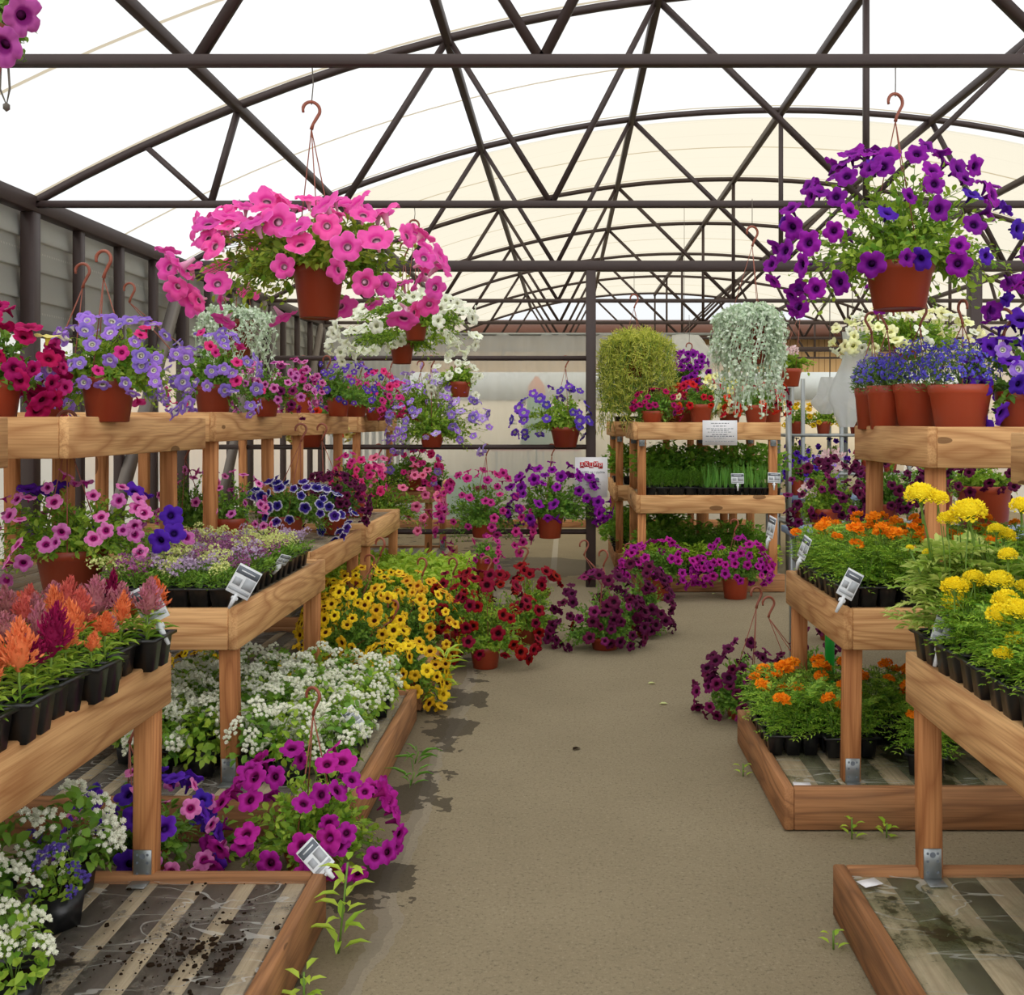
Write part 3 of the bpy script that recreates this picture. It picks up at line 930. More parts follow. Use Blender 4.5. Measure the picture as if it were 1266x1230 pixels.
# left row
bench('stepped timber bench with celosias at waist level and a bare stained lowest deck', -1, 1.3, 2.86,
      (-.67, -3.0, 0, 0, .15), (-1.125, -2.6, 0, .06, .745), (-1.59, -2.75, 0, .06, 1.415))
bench('stepped timber bench with alyssum trays and white ageratum on its lowest deck', -1, 3.4, 4.85,
      (-.70, -3.0, 0, -.05, .15), (-1.145, -2.7, .17, .02, .75), (-1.70, -2.8, .1, -.02, 1.42), legs=[(-1.97, 4.02), (-1.77, 4.56), (-2.72, 4.02), (-2.72, 4.66), (-2.3, 4.66)])
bench('stepped timber bench with white edged petunias above yellow calibrachoas', -1, 4.95, 6.25,
      (-.70, -3.0, 0, 0, .15), (-1.25, -2.7, .18, -.0, .75), (-1.70, -2.8, .03, -.12, 1.45))
bench('stepped timber bench with lime green bedding on its lowest deck', -1, 6.55, 7.9,
      (-.68, -3.0, 0, 0, .15), (-1.25, -2.7, 0, -.2, .75), (-1.68, -2.8, 0, 0, 1.46))
bench('stepped timber bench just beyond the pipe rack on the curtain side', -1, 9.2, 10.4,
      (-1.1, -3.0, 0, 0, .15), (-1.2, -2.7, 0, 0, .82), (-1.72, -2.8, -.6, 0, 1.46))
# right row
bench('stepped timber bench nearest the camera with yellow marigolds and a mossy empty lowest deck', 1, 1.5, 2.9,
      (.755, 2.9, 0, 0, .15), (.97, 2.6, 0, .03, .745), (1.275, 2.6, 0, .04, 1.37), sheet='sheet_moss')
bench('stepped timber bench with orange marigolds at waist level and lobelia pots on top', 1, 3.5, 4.46,
      (.745, 2.9, 0, 0, .15), (.965, 2.6, .07, .04, .75), (1.255, 2.6, .06, -.0, 1.385), sheet='sheet_moss')

# herb racks across the far end of the aisle
def rack(label, x0, x1, y0, y1, zt, zm):
    t = thing('herb_rack', label, 'plant rack', (x0, y0, 0), 0, 'timber herb racks')
    w, d = x1 - x0, y1 - y0
    tier(t, 0, w, 0, d, .15, .145, 'wood_old')
    tier(t, .0, w, 0, d, zm, .15, 'wood')
    tier(t, -.02, w - .03, .02, d, zt, .145, 'wood')
    for x, y in ((.05, .06), (w - .09, .06), (.05, d - .08), (w - .09, d - .08), (w - .25, d - .08), (w * .55, d - .08)):
        o = board('leg', (x - .035, y - .025, .13), (x + .035, y + .025, zm - .14), 2, t, 'wood_leg')
        o = board('leg', (x - .035, y - .025, zm - .03), (x + .035, y + .025, zt - .14), 2, t, 'wood_leg')
        bracket(o, 0, -.028, (zt - zm) / 2 - .19 + .08)
rack('timber herb rack facing the aisle end, with a paper notice on its top board', .575, 1.80, 8.42, 9.6, 1.40, .80)
rack('timber herb rack partly hidden behind the one with the notice', .46, 1.6, 9.75, 11.2, 1.41, .80)

# ------------------------------------------------------------------ cell packs and seedlings
_cells = {}
def pack_mesh(nx, ny, c, h):
    key = (nx, ny, c, h)
    if key in _cells: return _cells[key]
    parts = []
    ox, oy = -nx * c / 2, -ny * c / 2
    g = .003
    SV = []; SF = []
    for i in range(nx):
        for j in range(ny):
            a0, b0 = ox + i * c + g, oy + j * c + g
            a1, b1 = a0 + c - 2 * g, b0 + c - 2 * g
            k = c * .13
            V = np.array([(a0 + k, b0 + k, 0), (a1 - k, b0 + k, 0), (a1 - k, b1 - k, 0), (a0 + k, b1 - k, 0),
                          (a0, b0, h), (a1, b0, h), (a1, b1, h), (a0, b1, h)])
            F = np.array([(3, 2, 1, 0), (0, 1, 5, 4), (1, 2, 6, 5), (2, 3, 7, 6), (3, 0, 4, 7)])
            parts.append((V, [F], 0))
            o = len(SV)
            SV += [(a0 + .003, b0 + .003, h - .012), (a1 - .003, b0 + .003, h - .012), (a1 - .003, b1 - .003, h - .012), (a0 + .003, b1 - .003, h - .012)]
            SF.append((o, o + 1, o + 2, o + 3))
    # rims: long strips between the cells and a lip round the pack
    for i in range(nx + 1):
        x = ox + i * c
        e = .007 if i in (0, nx) else .004
        parts.append((*boxpart((x - e, oy - .006, h - .004), (x + e, oy + ny * c + .006, h + .003)), 0))
    for j in range(ny + 1):
        y = oy + j * c
        e = .007 if j in (0, ny) else .004
        parts.append((*boxpart((ox - .006, y - e, h - .004), (ox + nx * c + .006, y + e, h + .003)), 0))
    me = npmesh('tray', parts, [M['black']])
    so = npmesh('soil', [(np.array(SV), [np.array(SF)], 0)], [M['soil']])
    _cells[key] = (me, so)
    return _cells[key]

def cell_pack(label, cat, x, y, z, nx, ny, c, h, fill, rz=0.0, group=None, name='cell_pack'):
    t = thing(name, label, cat, (x, y, z), rz, group)
    me, so = pack_mesh(nx, ny, c, h)
    link('tray', me, t); link('soil', so, t)
    for i in range(nx):
        for j in range(ny):
            fill(t, (-nx * c / 2 + (i + .5) * c, -ny * c / 2 + (j + .5) * c, h - .012))
    return t

def fern_leaf_arrays(r, n, h, rad, k=6, ll=.022, lw=.34):
    """n feathery compound leaves round a stem"""
    P = []; D = []; U = []
    for i in range(n):
        z0 = h * r.uniform(.08, .9)
        az = r.uniform(0, 2 * PI); el = r.uniform(.05, .9)
        d = np.array([math.cos(az) * math.cos(el), math.sin(az) * math.cos(el), math.sin(el)])
        ln = rad * r.uniform(.6, 1.1)
        side = np.cross(d, [0, 0, 1]); side /= np.linalg.norm(side)
        up = np.cross(side, d)
        for q in range(k):
            f = (q + 1.0) / k
            p = np.array([0, 0, z0]) + d * ln * f + np.array([0, 0, -ln * .35 * f * f])
            for sg in (-1, 1):
                P.append(p); D.append(d * .55 + side * sg * .8 + r.normal(size=3) * .12); U.append(up)
        P.append(np.array([0, 0, z0]) + d * ln + np.array([0, 0, -ln * .35])); D.append(d); U.append(up)
    P = np.array(P); n = len(P)
    return leaves(P, np.array(D), np.array(U), ll * r.uniform(.7, 1.2, n), ll * lw * r.uniform(.8, 1.2, n), .1, .2)

def stems_part(r, n, h, rad, rr=.0016):
    sv = []; sf = []; off = 0
    for i in range(n):
        az = r.uniform(0, 2 * PI)
        b = [(0, 0, 0), (rad * .25 * math.cos(az), rad * .25 * math.sin(az), h * .5), (rad * .6 * math.cos(az), rad * .6 * math.sin(az), h * .95)]
        v, ff = tube(b, [rr, rr * .8, rr * .5], 4, False)
        sv.append(v); sf.append(ff[0] + off); off += len(v)
    return np.concatenate(sv), [np.concatenate(sf)]

def pompom(n, flat, mat, lay=1.15, pl=.34, pw=.42, r0=.62, stem=True, seed=1):
    """ruffled double flower head of unit radius, stem below"""
    r = np.random.default_rng(seed)
    i = np.arange(n) + .5
    th = np.arccos(1 - lay * i / n); az = i * 2.399963
    N = np.stack([np.sin(th) * np.cos(az), np.sin(th) * np.sin(az), np.cos(th)], 1)
    rad = r0 * r.uniform(.9, 1.06, n)
    P = N * rad[:, None] * np.array([1, 1, flat])
    tg = np.stack([np.cos(th) * np.cos(az), np.cos(th) * np.sin(az), -np.sin(th)], 1)
    D = norm(N * (.75 if lay < 1.3 else 1.0) + tg * (.55 if lay < 1.3 else .25) + r.normal(size=N.shape) * .25)
    U = norm(N - tg * .6 + r.normal(size=N.shape) * .3)
    V, F = leaves(P, D, U, pl * r.uniform(.8, 1.15, n), pw * r.uniform(.85, 1.15, n), -.12, -.25)
    V2, F2 = lathe([(.001, r0 * flat * .98), (r0 * .5, r0 * flat * .8), (r0 * .86, r0 * flat * .2), (r0 * .7, -r0 * .12), (.16, -.3 * flat - .2), (.08, -.62)], 12)
    parts = [(V, F, 0), (V2[:48], [F2[0][:36]], 0)]
    g, gf = lathe([(.5, -.0), (.3, -.2 * flat - .12), (.2, -.45), (.075, -.7), (.06, -1.8)], 8)
    parts.append((g, gf, 1))
    return npmesh('flower_head', parts, [M[mat], M['stem']])

_pm = {}
def heads(kind):
    if kind not in _pm:
        if kind == 'ylw': _pm[kind] = [pompom(260, .74, 'ylw', 1.45, .19, .25, .86, seed=s) for s in (1, 2)]
        elif kind == 'orange': _pm[kind] = [pompom(64, .5, 'orange', 1.2, .36, .46, .64, seed=s) for s in (3, 4)]
        elif kind == 'rust': _pm[kind] = [pompom(52, .5, 'rust', 1.15, .46, .5, .55, seed=5)]
    return _pm[kind]

_seed = {}
def seedling(kind, v):
    key = (kind, v)
    if key in _seed: return _seed[key]
    r = np.random.default_rng(100 + v * 13 + len(kind))
    if kind == 'mari':      # orange marigold foliage, 18 cm
        parts = [(*fern_leaf_arrays(r, 32, .16, .085, 6, .019, .32), 0), (*stems_part(r, 5, .17, .06), 1)]
        mats = [M['mari'], M['stem']]
    elif kind == 'mariy':   # tall yellow marigold
        parts = [(*fern_leaf_arrays(r, 40, .25, .11, 5, .032, .3), 0), (*stems_part(r, 4, .27, .05, .0026), 1)]
        mats = [M['mari'], M['stem']]
    elif kind == 'mariz':   # straggly pale tall one
        parts = [(*fern_leaf_arrays(r, 38, .27, .11, 5, .04, .36), 0), (*stems_part(r, 4, .3, .05, .0026), 1)]
        mats = [M['mari_y'], M['stem']]
    elif kind in ('aly', 'her', 'lime', 'dill'):
        n, h, rad, ll, lw, mat = {'aly': (110, .06, .055, .017, .34, 'mid'), 'her': (120, .22, .09, .04, .62, 'herb'), 'lime': (110, .14, .085, .035, .55, 'lime'), 'dill': (420, .15, .07, .03, .07, 'dill')}[kind]
        az = r.uniform(0, 2 * PI, n); rr = rad * np.sqrt(r.uniform(0, 1, n)); zz = h * (.1 + .9 * r.uniform(0, 1, n) ** .7) * (1 - .35 * (rr / rad) ** 2)
        P = np.stack([rr * np.cos(az), rr * np.sin(az), zz], 1)
        D = norm(np.stack([np.cos(az), np.sin(az), np.full(n, .5 if kind != 'dill' else 1.6)], 1) + r.normal(size=(n, 3)) * .45)
        U = norm(np.array([0, 0, 1.]) + r.normal(size=(n, 3)) * .4)
        parts = [(*leaves(P, D, U, ll * r.uniform(.6, 1.2, n), ll * lw * r.uniform(.7, 1.2, n)), 0), (*stems_part(r, 5, h * .9, rad), 1)]
        mats = [M[mat], M['stem']]
    elif kind == 'chive':
        n = 16
        az = r.uniform(0, 2 * PI, n)
        P = np.stack([.012 * np.cos(az), .012 * np.sin(az), np.zeros(n)], 1)
        D = norm(np.stack([np.cos(az) * .16, np.sin(az) * .16, np.ones(n)], 1) + r.normal(size=(n, 3)) * .06)
        parts = [(*leaves(P, D, np.stack([np.cos(az), np.sin(az), np.zeros(n)], 1) + .01, r.uniform(.12, .24, n), .007, .0, .06), 0)]
        mats = [M['chive']]
    elif kind == 'cel':
        n = 26
        az = np.arange(n) * 2.4 + r.uniform(0, 1, n); zz = .09 * (np.arange(n) + 1) / n
        P = np.stack([.004 * np.cos(az), .004 * np.sin(az), zz], 1)
        D = norm(np.stack([np.cos(az), np.sin(az), r.uniform(.1, .8, n)], 1))
        L_ = (.06 - zz * .25) * r.uniform(.7, 1.1, n)
        v2, f2 = tube([(0, 0, 0), (0, 0, .1)], .0032, 6)
        parts = [(*leaves(P, D, np.array([[0, 0, 1.]] * n) - D * .3, L_, L_ * .38, .1, .25), 0), (v2, f2, 1)]
        mats = [M['bright'], M['stem']]
    elif kind == 'age':     # ageratum bush
        n = 150
        P, Nn = shell(r, n, (.085, .085, .085, .085, .15, .05), -.5)
        P = P * r.uniform(.55, 1.0, (n, 1)) + np.array([0, 0, .03])
        D = norm(Nn * .6 + r.normal(size=P.shape) * .5 + np.array([0, 0, -.1]))
        parts = [(*leaves(P, D, norm(Nn + np.array([0, 0, .8])), .036 * r.uniform(.6, 1.1, n), .027 * r.uniform(.7, 1.1, n), .1, .25), 0), (*stems_part(r, 7, .13, .08), 1)]
        mats = [M['mid' if v % 2 else 'bright'], M['stem']]
    _seed[key] = npmesh('seedling' if kind != 'age' else 'foliage', parts, mats)
    return _seed[key]

_bl = {}
def bloom(kind, v):
    key = (kind, v)
    if key in _bl: return _bl[key]
    r = np.random.default_rng(500 + v * 31 + len(kind))
    if kind.startswith('cel'):
        n = 300; h = .075
        z = r.uniform(0, 1, n)
        prof = np.sin(PI * (z * .8 + .18)) * (1 - z * .35)
        az = r.uniform(0, 2 * PI, n); rm = .024 + .005 * v
        lump = 1 + .4 * np.sin(az * 3 + z * 11 + v * 2)
        rr = rm * prof * lump * r.uniform(.5, 1, n)
        P = np.stack([rr * np.cos(az), rr * np.sin(az), z * h * (1 + .25 * v * .3)], 1)
        D = norm(np.stack([np.cos(az) * (1.1 - z), np.sin(az) * (1.1 - z), .8 + z], 1) + r.normal(size=(n, 3)) * .25)
        parts = [(*leaves(P, D, r.normal(size=(n, 3)), .016 * r.uniform(.5, 1.4, n), .0055, .1, .1), 0)]
        V2, F2 = lathe([(.004, -.01), (rm * .55, h * .2), (rm * .5, h * .6), (.002, h)], 8)
        parts.append((V2, F2, 0))
    elif kind in ('agw', 'agb'):
        balls = 12
        i = np.arange(balls) + .5
        th = np.arccos(1 - .55 * i / balls); az = i * 2.4
        C = np.stack([.042 * np.sin(th) * np.cos(az), .042 * np.sin(th) * np.sin(az), .034 * np.cos(th) - .024], 1) + r.normal(size=(balls, 3)) * .003
        m = 34
        j = np.arange(m) + .5
        t2 = np.arccos(1 - 1.5 * j / m); a2 = j * 2.4
        N = np.stack([np.sin(t2) * np.cos(a2), np.sin(t2) * np.sin(a2), np.cos(t2)], 1)
        P = (C[:, None] + N[None] * .0045).reshape(-1, 3); D = np.tile(N, (balls, 1)) + r.normal(size=(balls * m, 3)) * .2
        parts = [(*leaves(P, D, r.normal(size=P.shape), .0058, .0042, 0, .1), 0)]
        bv, bf = lathe([(.001, -.006), (.0055, -.003), (.0065, .001), (.004, .0055), (.001, .0065)], 8)
        parts.append(((C[:, None] + bv[None]).reshape(-1, 3), [(np.arange(balls)[:, None, None] * len(bv) + bf[0][None]).reshape(-1, 4)], 0))
    elif kind in ('alp', 'all', 'aly'):
        n = 170
        P, Nn = shell(r, n, (.036, .036, .036, .036, .035, .01), -.2)
        C = r.normal(size=(7, 3)) * np.array([.022, .022, .008]) + np.array([0, 0, .018])
        i = r.integers(7, size=n)
        N = norm(r.normal(size=(n, 3)) + np.array([0, 0, .6]))
        P = C[i] + N * .0105
        parts = [(*leaves(P, N + r.normal(size=P.shape) * .5, N, .0062, .0058, 0, .1), 0)]
    elif kind == 'ger':
        n = 60
        N = norm(r.normal(size=(n, 3)) + np.array([0, 0, .6]))
        parts = [(*leaves(N * .024, N * .5 + r.normal(size=N.shape) * .5, N, .016, .016, 0, .1), 0)]
    mat = {'cel_o': 'cel_o', 'cel_s': 'cel_s', 'cel_p': 'cel_p', 'cel_c': 'cel_c', 'ger': 'gerw'}.get(kind, kind)
    _bl[key] = npmesh('bloom', parts, [M[mat]])
    return _bl[key]

R_ = np.random.default_rng(42)
def fill_mari(kind, head, prob, size, hz, hr, var=4, sc=1.0):
    def f(t, p):
        s = R_.uniform(.82, 1.18) * sc
        sd = link('seedling', seedling(kind, int(R_.integers(var))), t, p, (0, 0, R_.uniform(0, 6.28)), s)
        if R_.uniform() < prob:
            hk = head if R_.uniform() > .0 else head
            ms = heads(hk)
            a = R_.uniform(0, 6.28)
            link('flower_head', ms[int(R_.integers(len(ms)))], sd, (hr * math.cos(a), hr * math.sin(a), hz * R_.uniform(.78, 1.18)), (R_.uniform(-.35, .35), R_.uniform(-.35, .35), R_.uniform(0, 6.28)), size * R_.uniform(.75, 1.15) / s)
    return f

def fill_cel(t, p):
    s = R_.uniform(.6, 1.05)
    sd = link('seedling', seedling('cel', int(R_.integers(4))), t, p, (R_.uniform(-.08, .08), R_.uniform(-.08, .08), R_.uniform(0, 6.28)), s)
    k = ['cel_o', 'cel_o', 'cel_s', 'cel_p', 'cel_p', 'cel_c'][int(R_.integers(6))]
    link('bloom', bloom(k, int(R_.integers(3))), sd, (0, 0, .085), (R_.uniform(-.12, .12), R_.uniform(-.12, .12), R_.uniform(0, 6.28)), (R_.uniform(.85, 1.25),) * 2 + (R_.uniform(.6, 1.25),))

def fill_aly(cols):
    def f(t, p):
        s = R_.uniform(1.1, 1.45)
        sd = link('seedling', seedling('aly', int(R_.integers(4))), t, p, (0, 0, R_.uniform(0, 6.28)), s)
        if R_.uniform() < .97:
            k = cols[int(R_.integers(len(cols)))]
            link('bloom', bloom(k, int(R_.integers(3))), sd, (R_.uniform(-.012, .012), R_.uniform(-.012, .012), .05), (R_.uniform(-.2, .2), R_.uniform(-.2, .2), R_.uniform(0, 6.28)), R_.uniform(.95, 1.35))
    return f

def fill_plain(kind, lo=.85, hi=1.15):
    def f(t, p):
        s = R_.uniform(lo, hi)
        link('seedling', seedling(kind, int(R_.integers(4))), t, p, (0, 0, R_.uniform(0, 6.28)), s)
    return f

# celosias on the near left bench
for i in range(7):
    for j in range(3):
        y = 2.78 - i * .155; x = -1.2 - j * .215
        where = 'along the aisle edge' if j == 0 else ('in the second row from the aisle' if j == 1 else 'in the third row from the aisle')
        lab = 'celosia pack, %s from the far end, %s' % (ORD[i], where)
        cell_pack(lab, 'seedling tray', x + R_.uniform(-.012, .012) - (.02 if i % 2 else 0), y, .735, 3, 2, .068, .085, fill_cel, R_.uniform(-.07, .07), 'celosia packs on the near bench')
# alyssum
aly_cols = [['aly', 'aly', 'all'], ['all', 'alp', 'aly'], ['alp', 'alp', 'all'], ['alp', 'aly', 'alp'], ['aly', 'alp', 'all'], ['aly', 'alp', 'aly'], ['aly', 'aly', 'all']]
for i in range(7):
    for j in range(2):
        cell_pack('lilac and cream alyssum tray, %s from the near end, %s' % (ORD[i], 'along the aisle edge' if j == 0 else 'behind the edge row'), 'seedling tray',
                  -1.34 if j == 0 else (-1.57 if i < 3 else -1.605), 3.69 + i * .165, .74, 4 if j == 0 else (2 if i < 3 else 3), 2, .074, .07, fill_aly(aly_cols[(i + j) % 7]), R_.uniform(-.03, .03), 'alyssum trays at waist level')
# orange marigolds, waist-level right bench
for i in range(5):
    for j in range(4):
        lab = 'orange marigold pack at waist level, %s from the near end, %s row from the aisle' % (ORD[i], ORD[j])
        cell_pack(lab, 'seedling tray', 1.075 + j * .215, 3.69 + i * .16, .74, 3, 2, .066, .075, fill_mari('mari', 'orange', .5, .032, .18, .05), R_.uniform(-.05, .05), 'orange marigold packs at waist level')
# yellow marigolds, near right bench
YM = []
for i in range(6):
    for j in range(3):
        lab = 'yellow marigold pack, %s from the far end, %s row from the aisle' % (ORD[i], ORD[j])
        pk = cell_pack(lab, 'seedling tray', 1.075 + j * .22, 2.80 - i * .165, .735, 3, 2, .07, .085,
                  fill_mari('mariz' if (i == 0 and j == 0) else 'mariy', 'ylw', .16 if (i or j) else 0, .03, .25, .03, sc=1.0 if i == 0 else (.62, .8, 1.0)[j]), R_.uniform(-.06, .06), 'yellow marigold packs on the near bench')
        YM.append(pk)
# orange marigolds on the lowest deck
k = 0
for (x, y, rz) in [(.86, 3.93, 0), (1.07, 3.90, .05), (.86, 4.10, 0), (1.07, 4.08, 0), (1.28, 4.06, 0), (.87, 4.27, 0), (1.08, 4.26, 0), (1.3, 4.25, 0), (1.31, 3.72, 1.2), (1.62, 3.72, 0), (1.85, 3.72, 0), (1.5, 4.1, 0), (1.72, 4.1, 0), (1.5, 4.28, 0)]:
    lab = 'orange marigold pack on the lowest deck, ' + ['at the near aisle corner', 'second along the near row', 'second back along the aisle edge', 'in the middle of the group', 'behind the timber leg', 'at the far aisle corner', 'second along the far row', 'third along the far row', 'turned askew beside the big timber leg', 'under the near bench corner, low and green', 'last along the near row', 'deep under the bench', 'deep under the bench by the end', 'deep under the bench at the back'][k]
    cell_pack(lab, 'seedling tray', x, y, .14, 3, 2, .066, .075, fill_mari('mari', 'orange', .55, .034, .175, .035), rz, 'orange marigold packs on the lowest deck')
    k += 1

def extra_heads(kind, items, pool):
    ps = []
    for t in pool:
        m = Matrix.Translation(t.location) @ Matrix.Rotation(t.rotation_euler.z, 4, 'Z')
        for ch in t.children:
            if ch.name.startswith('seedling'): ps.append((ch, m @ ch.location))
    for px, py, D, w in items:
        p = at(px, py, D)
        best = min(ps, key=lambda q: (q[1].xy - p.xy).length)
        sd, o = best
        rel = (p - o)
        zr = -(sd.rotation_euler.z + sd.parent.rotation_euler.z)
        rel = Matrix.Rotation(zr, 4, 'Z') @ rel
        s = sd.scale[0]
        rad = w * D / FPX / 2
        ms = heads(kind)
        h = link('flower_head', ms[int(R_.integers(len(ms)))], sd, rel / s, (R_.uniform(-.2, .2), R_.uniform(-.2, .2), R_.uniform(0, 6)), rad / s)
        foot = Vector((rel.x * .2, rel.y * .2, rel.z * .3)) / s
        add('flower_stem', tube([foot, (foot * .4 + rel / s * .6) + Vector((.004, 0, 0)), rel / s - Vector((0, 0, rad * .6 / s))], .003, 6), M['stem'], sd, smooth=True)
extra_heads('ylw', [(1138, 612, 2.72, 40), (1160, 616, 2.7, 26), (1197, 634, 2.62, 46), (1172, 642, 2.66, 26), (1263, 626, 2.5, 30), (1180, 726, 2.5, 34), (1204, 715, 2.58, 28), (1236, 718, 2.5, 34),
                    (1243, 742, 2.4, 34), (1246, 686, 2.5, 24), (1258, 792, 2.3, 30), (1240, 808, 2.25, 24), (1125, 677, 2.78, 10), (1146, 683, 2.78, 12), (1232, 655, 2.8, 22)], YM)

# ageratum bushes
def ageratum(label, x, y, z, kinds, pot_h=.09, s=1.0, ncl=9, group=None):
    t = thing('ageratum_pot', label, 'potted plant', (x, y, z), R_.uniform(0, 6), group)
    w = .045
    V = np.array([(-w * .8, -w * .8, 0), (w * .8, -w * .8, 0), (w * .8, w * .8, 0), (-w * .8, w * .8, 0), (-w, -w, pot_h), (w, -w, pot_h), (w, w, pot_h), (-w, w, pot_h), (-w * .9, -w * .9, pot_h - .01), (w * .9, -w * .9, pot_h - .01), (w * .9, w * .9, pot_h - .01), (-w * .9, w * .9, pot_h - .01)])
    link('pot', npmesh('pot', [(V, [np.array([(3, 2, 1, 0), (0, 1, 5, 4), (1, 2, 6, 5), (2, 3, 7, 6), (3, 0, 4, 7), (4, 5, 9, 8), (5, 6, 10, 9), (6, 7, 11, 10), (7, 4, 8, 11)]), ], 0), (V[8:], [np.array([(0, 1, 2, 3)])], 1)], [M['black'], M['soil']]), t)
    link('foliage', seedling('age', int(R_.integers(4))), t, (0, 0, pot_h - .02), (0, 0, R_.uniform(0, 6)), s)
    P, Nn = shell(R_, ncl * 3, (.095, .095, .095, .095, .165, .05), -.05)
    keep = []
    for i in range(len(P)):
        if all(np.linalg.norm(P[i] - P[j]) > .04 for j in keep): keep.append(i)
        if len(keep) >= ncl: break
    for i in keep:
        k = kinds[int(R_.integers(len(kinds)))]
        link('flower_head', bloom(k, int(R_.integers(3))), t, tuple(P[i] * s + np.array([0, 0, pot_h + .015])), zquat(norm(Nn[i] + np.array([0, 0, .7]))[:], R_.uniform(0, 6)), s * R_.uniform(.7, 1.0))
    return t
for i in range(6):
    for j in range(6):
        y = 3.62 + i * .19 + R_.uniform(-.02, .02); x = -.82 - j * .155 + R_.uniform(-.02, .02)
        if i == 0 and j in (3,): y += .06
        if i == 0 and j > 4: continue
        ageratum('white ageratum bush on the low deck, %s from the aisle, %s row back' % (ORD[j], ORD[i]), x, y, .14, ['agw'], s=1.0, ncl=11 if j > 0 else 8, group='white ageratums on the low deck')
for lab, x, y, kinds, n, sc in [('blue and white ageratum at the back of the near low deck', -1.50, 2.68, ['agw', 'agw', 'agb'], 10, 1.15), ('white topped ageratum beside the petunias on the near low deck', -1.32, 2.74, ['agw'], 11, 1.15),
                            ('low blue flowered ageratum drooping over the stained deck', -1.27, 2.56, ['agb'], 8, .62), ('mostly white ageratum in the middle of the near low deck group', -1.42, 2.44, ['agw'], 9, 1.0),
                            ('white ageratum nearest the camera in the corner of the low deck', -1.17, 2.17, ['agw'], 8, .8), ('low white ageratum just behind the nearest one', -1.27, 2.34, ['agw'], 6, .8), ('white and blue ageratum under the celosia board', -1.64, 2.60, ['agw', 'agb'], 10, 1.15), ('dark leaved white ageratum under the celosia board', -1.66, 2.76, ['agw'], 8, 1.15)]:
    ageratum(lab, x, y, .14, kinds, s=sc, ncl=n)

# ------------------------------------------------------------------ petunias and calibrachoas
HB = 'hanging_basket'; FP = 'flower_pot'; CB = 'hanging basket'; CF = 'potted plant'
Z1L, Z2, Z0 = 1.40, .735, .135
potted(HB, 'big bright pink petunia basket hanging from the nearest truss', CB, 3.77, 394, 328, (64, 46, 66), (226, 532, 254, 396), [('pink', 80, 40)], 'bright', hook=(385, 126), wire=74, leaf_len=.045, lo=-.8, ry=.38, face=.4)
potted(HB, 'big deep purple petunia basket hanging from the nearest truss over the lobelia', CB, 3.77, 1112, 326, (84, 62, 57), (972, 1250, 190, 392), [('purple', 66, 31), ('bluevio', 10, 28)], 'bright', hook=(1107, 116), wire=74, leaf_len=.042, lo=-.8, ry=.36, cov=1.5, straggle=.6)
corner = potted(HB, 'orchid pink petunia basket at the top corner, only a few flowers in view', CB, 2.6, -40, 30, (90, 70, 60), (-130, 44, -60, 84), [('orchid', 5, 50)], 'mid', hook=(-40, -150), wire=-340, leaf_len=.04)
for px_, py_, d_, s_ in ((30, 20, (.75, -.45, -.35), .052), (3, 56, (-.1, -.8, -.5), .05)):
    link('flower', flower_meshes('orchid')[1], corner, at(px_, py_, 2.55) - corner.location, zquat(d_, .7), s_)
potted(HB, 'cream white petunia basket hanging below the big pink one', CB, 6.25, 514, 395, (30, 22, 26), (418, 586, 366, 445), [('white', 60, 18)], 'bright', hook=(512, 272), wire=252, leaf_len=.034, ry=.28)
potted(HB, 'second cream white petunia pot, just below the cream basket', CB, 6.6, 497, 424, (30, 22, 26), (412, 560, 404, 452), [('white', 26, 17)], 'bright', hook=(500, 300), leaf_len=.034, ry=.2)
potted(HB, 'small cream petunia pot with a few blooms on the uppermost pipe', CB, YP, 569, 472, (27, 20, 19), (530, 590, 447, 488), [('white', 20, 13)], 'bright', hook=(562, 441), leaf_len=.04)
potted(HB, 'violet petunia with white eyes hanging alone beside the dark post', CB, YP, 699, 528, (38, 27, 25), (634, 727, 478, 538), [('deepblue', 36, 14)], 'bright', hook=(699, 440), leaf_len=.04)
potted(HB, 'dusky magenta calibrachoa basket on the middle pipe', CB, YP, 597, 645, (30, 24, 19), (538, 660, 583, 686), [('violetred', 76, 12)], 'mid', hook=(601, 549), leaf_len=.035, ry=.35)
potted(HB, 'purple petunia in an orange red pot on the middle pipe in front of the poster', CB, YP, 680, 636, (34, 26, 29), (630, 750, 576, 650), [('purple', 56, 15)], 'mid', hook=(682, 549), leaf_len=.045, ry=.33)
potted(HB, 'salmon pink calibrachoa with round flowers on the middle pipe', CB, YP, 470, 634, (34, 26, 30), (438, 546, 566, 664), [('salmon', 60, 14)], 'bright', hook=(468, 549), leaf_len=.035)
potted(HB, 'lavender calibrachoa with trailing stems in the middle of the uppermost pipe', CB, YP, 534, 536, (30, 23, 17), (480, 604, 474, 562), [('laven', 50, 12), ('lavpale', 22, 12)], 'bright', hook=(533, 440), leaf_len=.035, straggle=.6, cov=1.4)
potted(HB, 'crimson pink petunia on the uppermost pipe', CB, YP, 465, 503, (28, 21, 17), (427, 500, 460, 514), [('hotpink', 44, 11)], 'mid', hook=(483, 440), leaf_len=.035)
potted(HB, 'pale lavender calibrachoa behind the crimson pink one', CB, 9.2, 515, 506, (26, 20, 16), (475, 565, 454, 526), [('lavpale', 34, 10), ('laven', 16, 10)], 'bright', hook=(520, 446), leaf_len=.035)
potted(HB, 'hot pink and lavender calibrachoa under the middle pipe', CB, 9.0, 512, 588, (22, 16, 19), (478, 546, 556, 604), [('hotpink', 34, 10), ('laven', 10, 11)], 'mid', hook=(515, 556), leaf_len=.035)
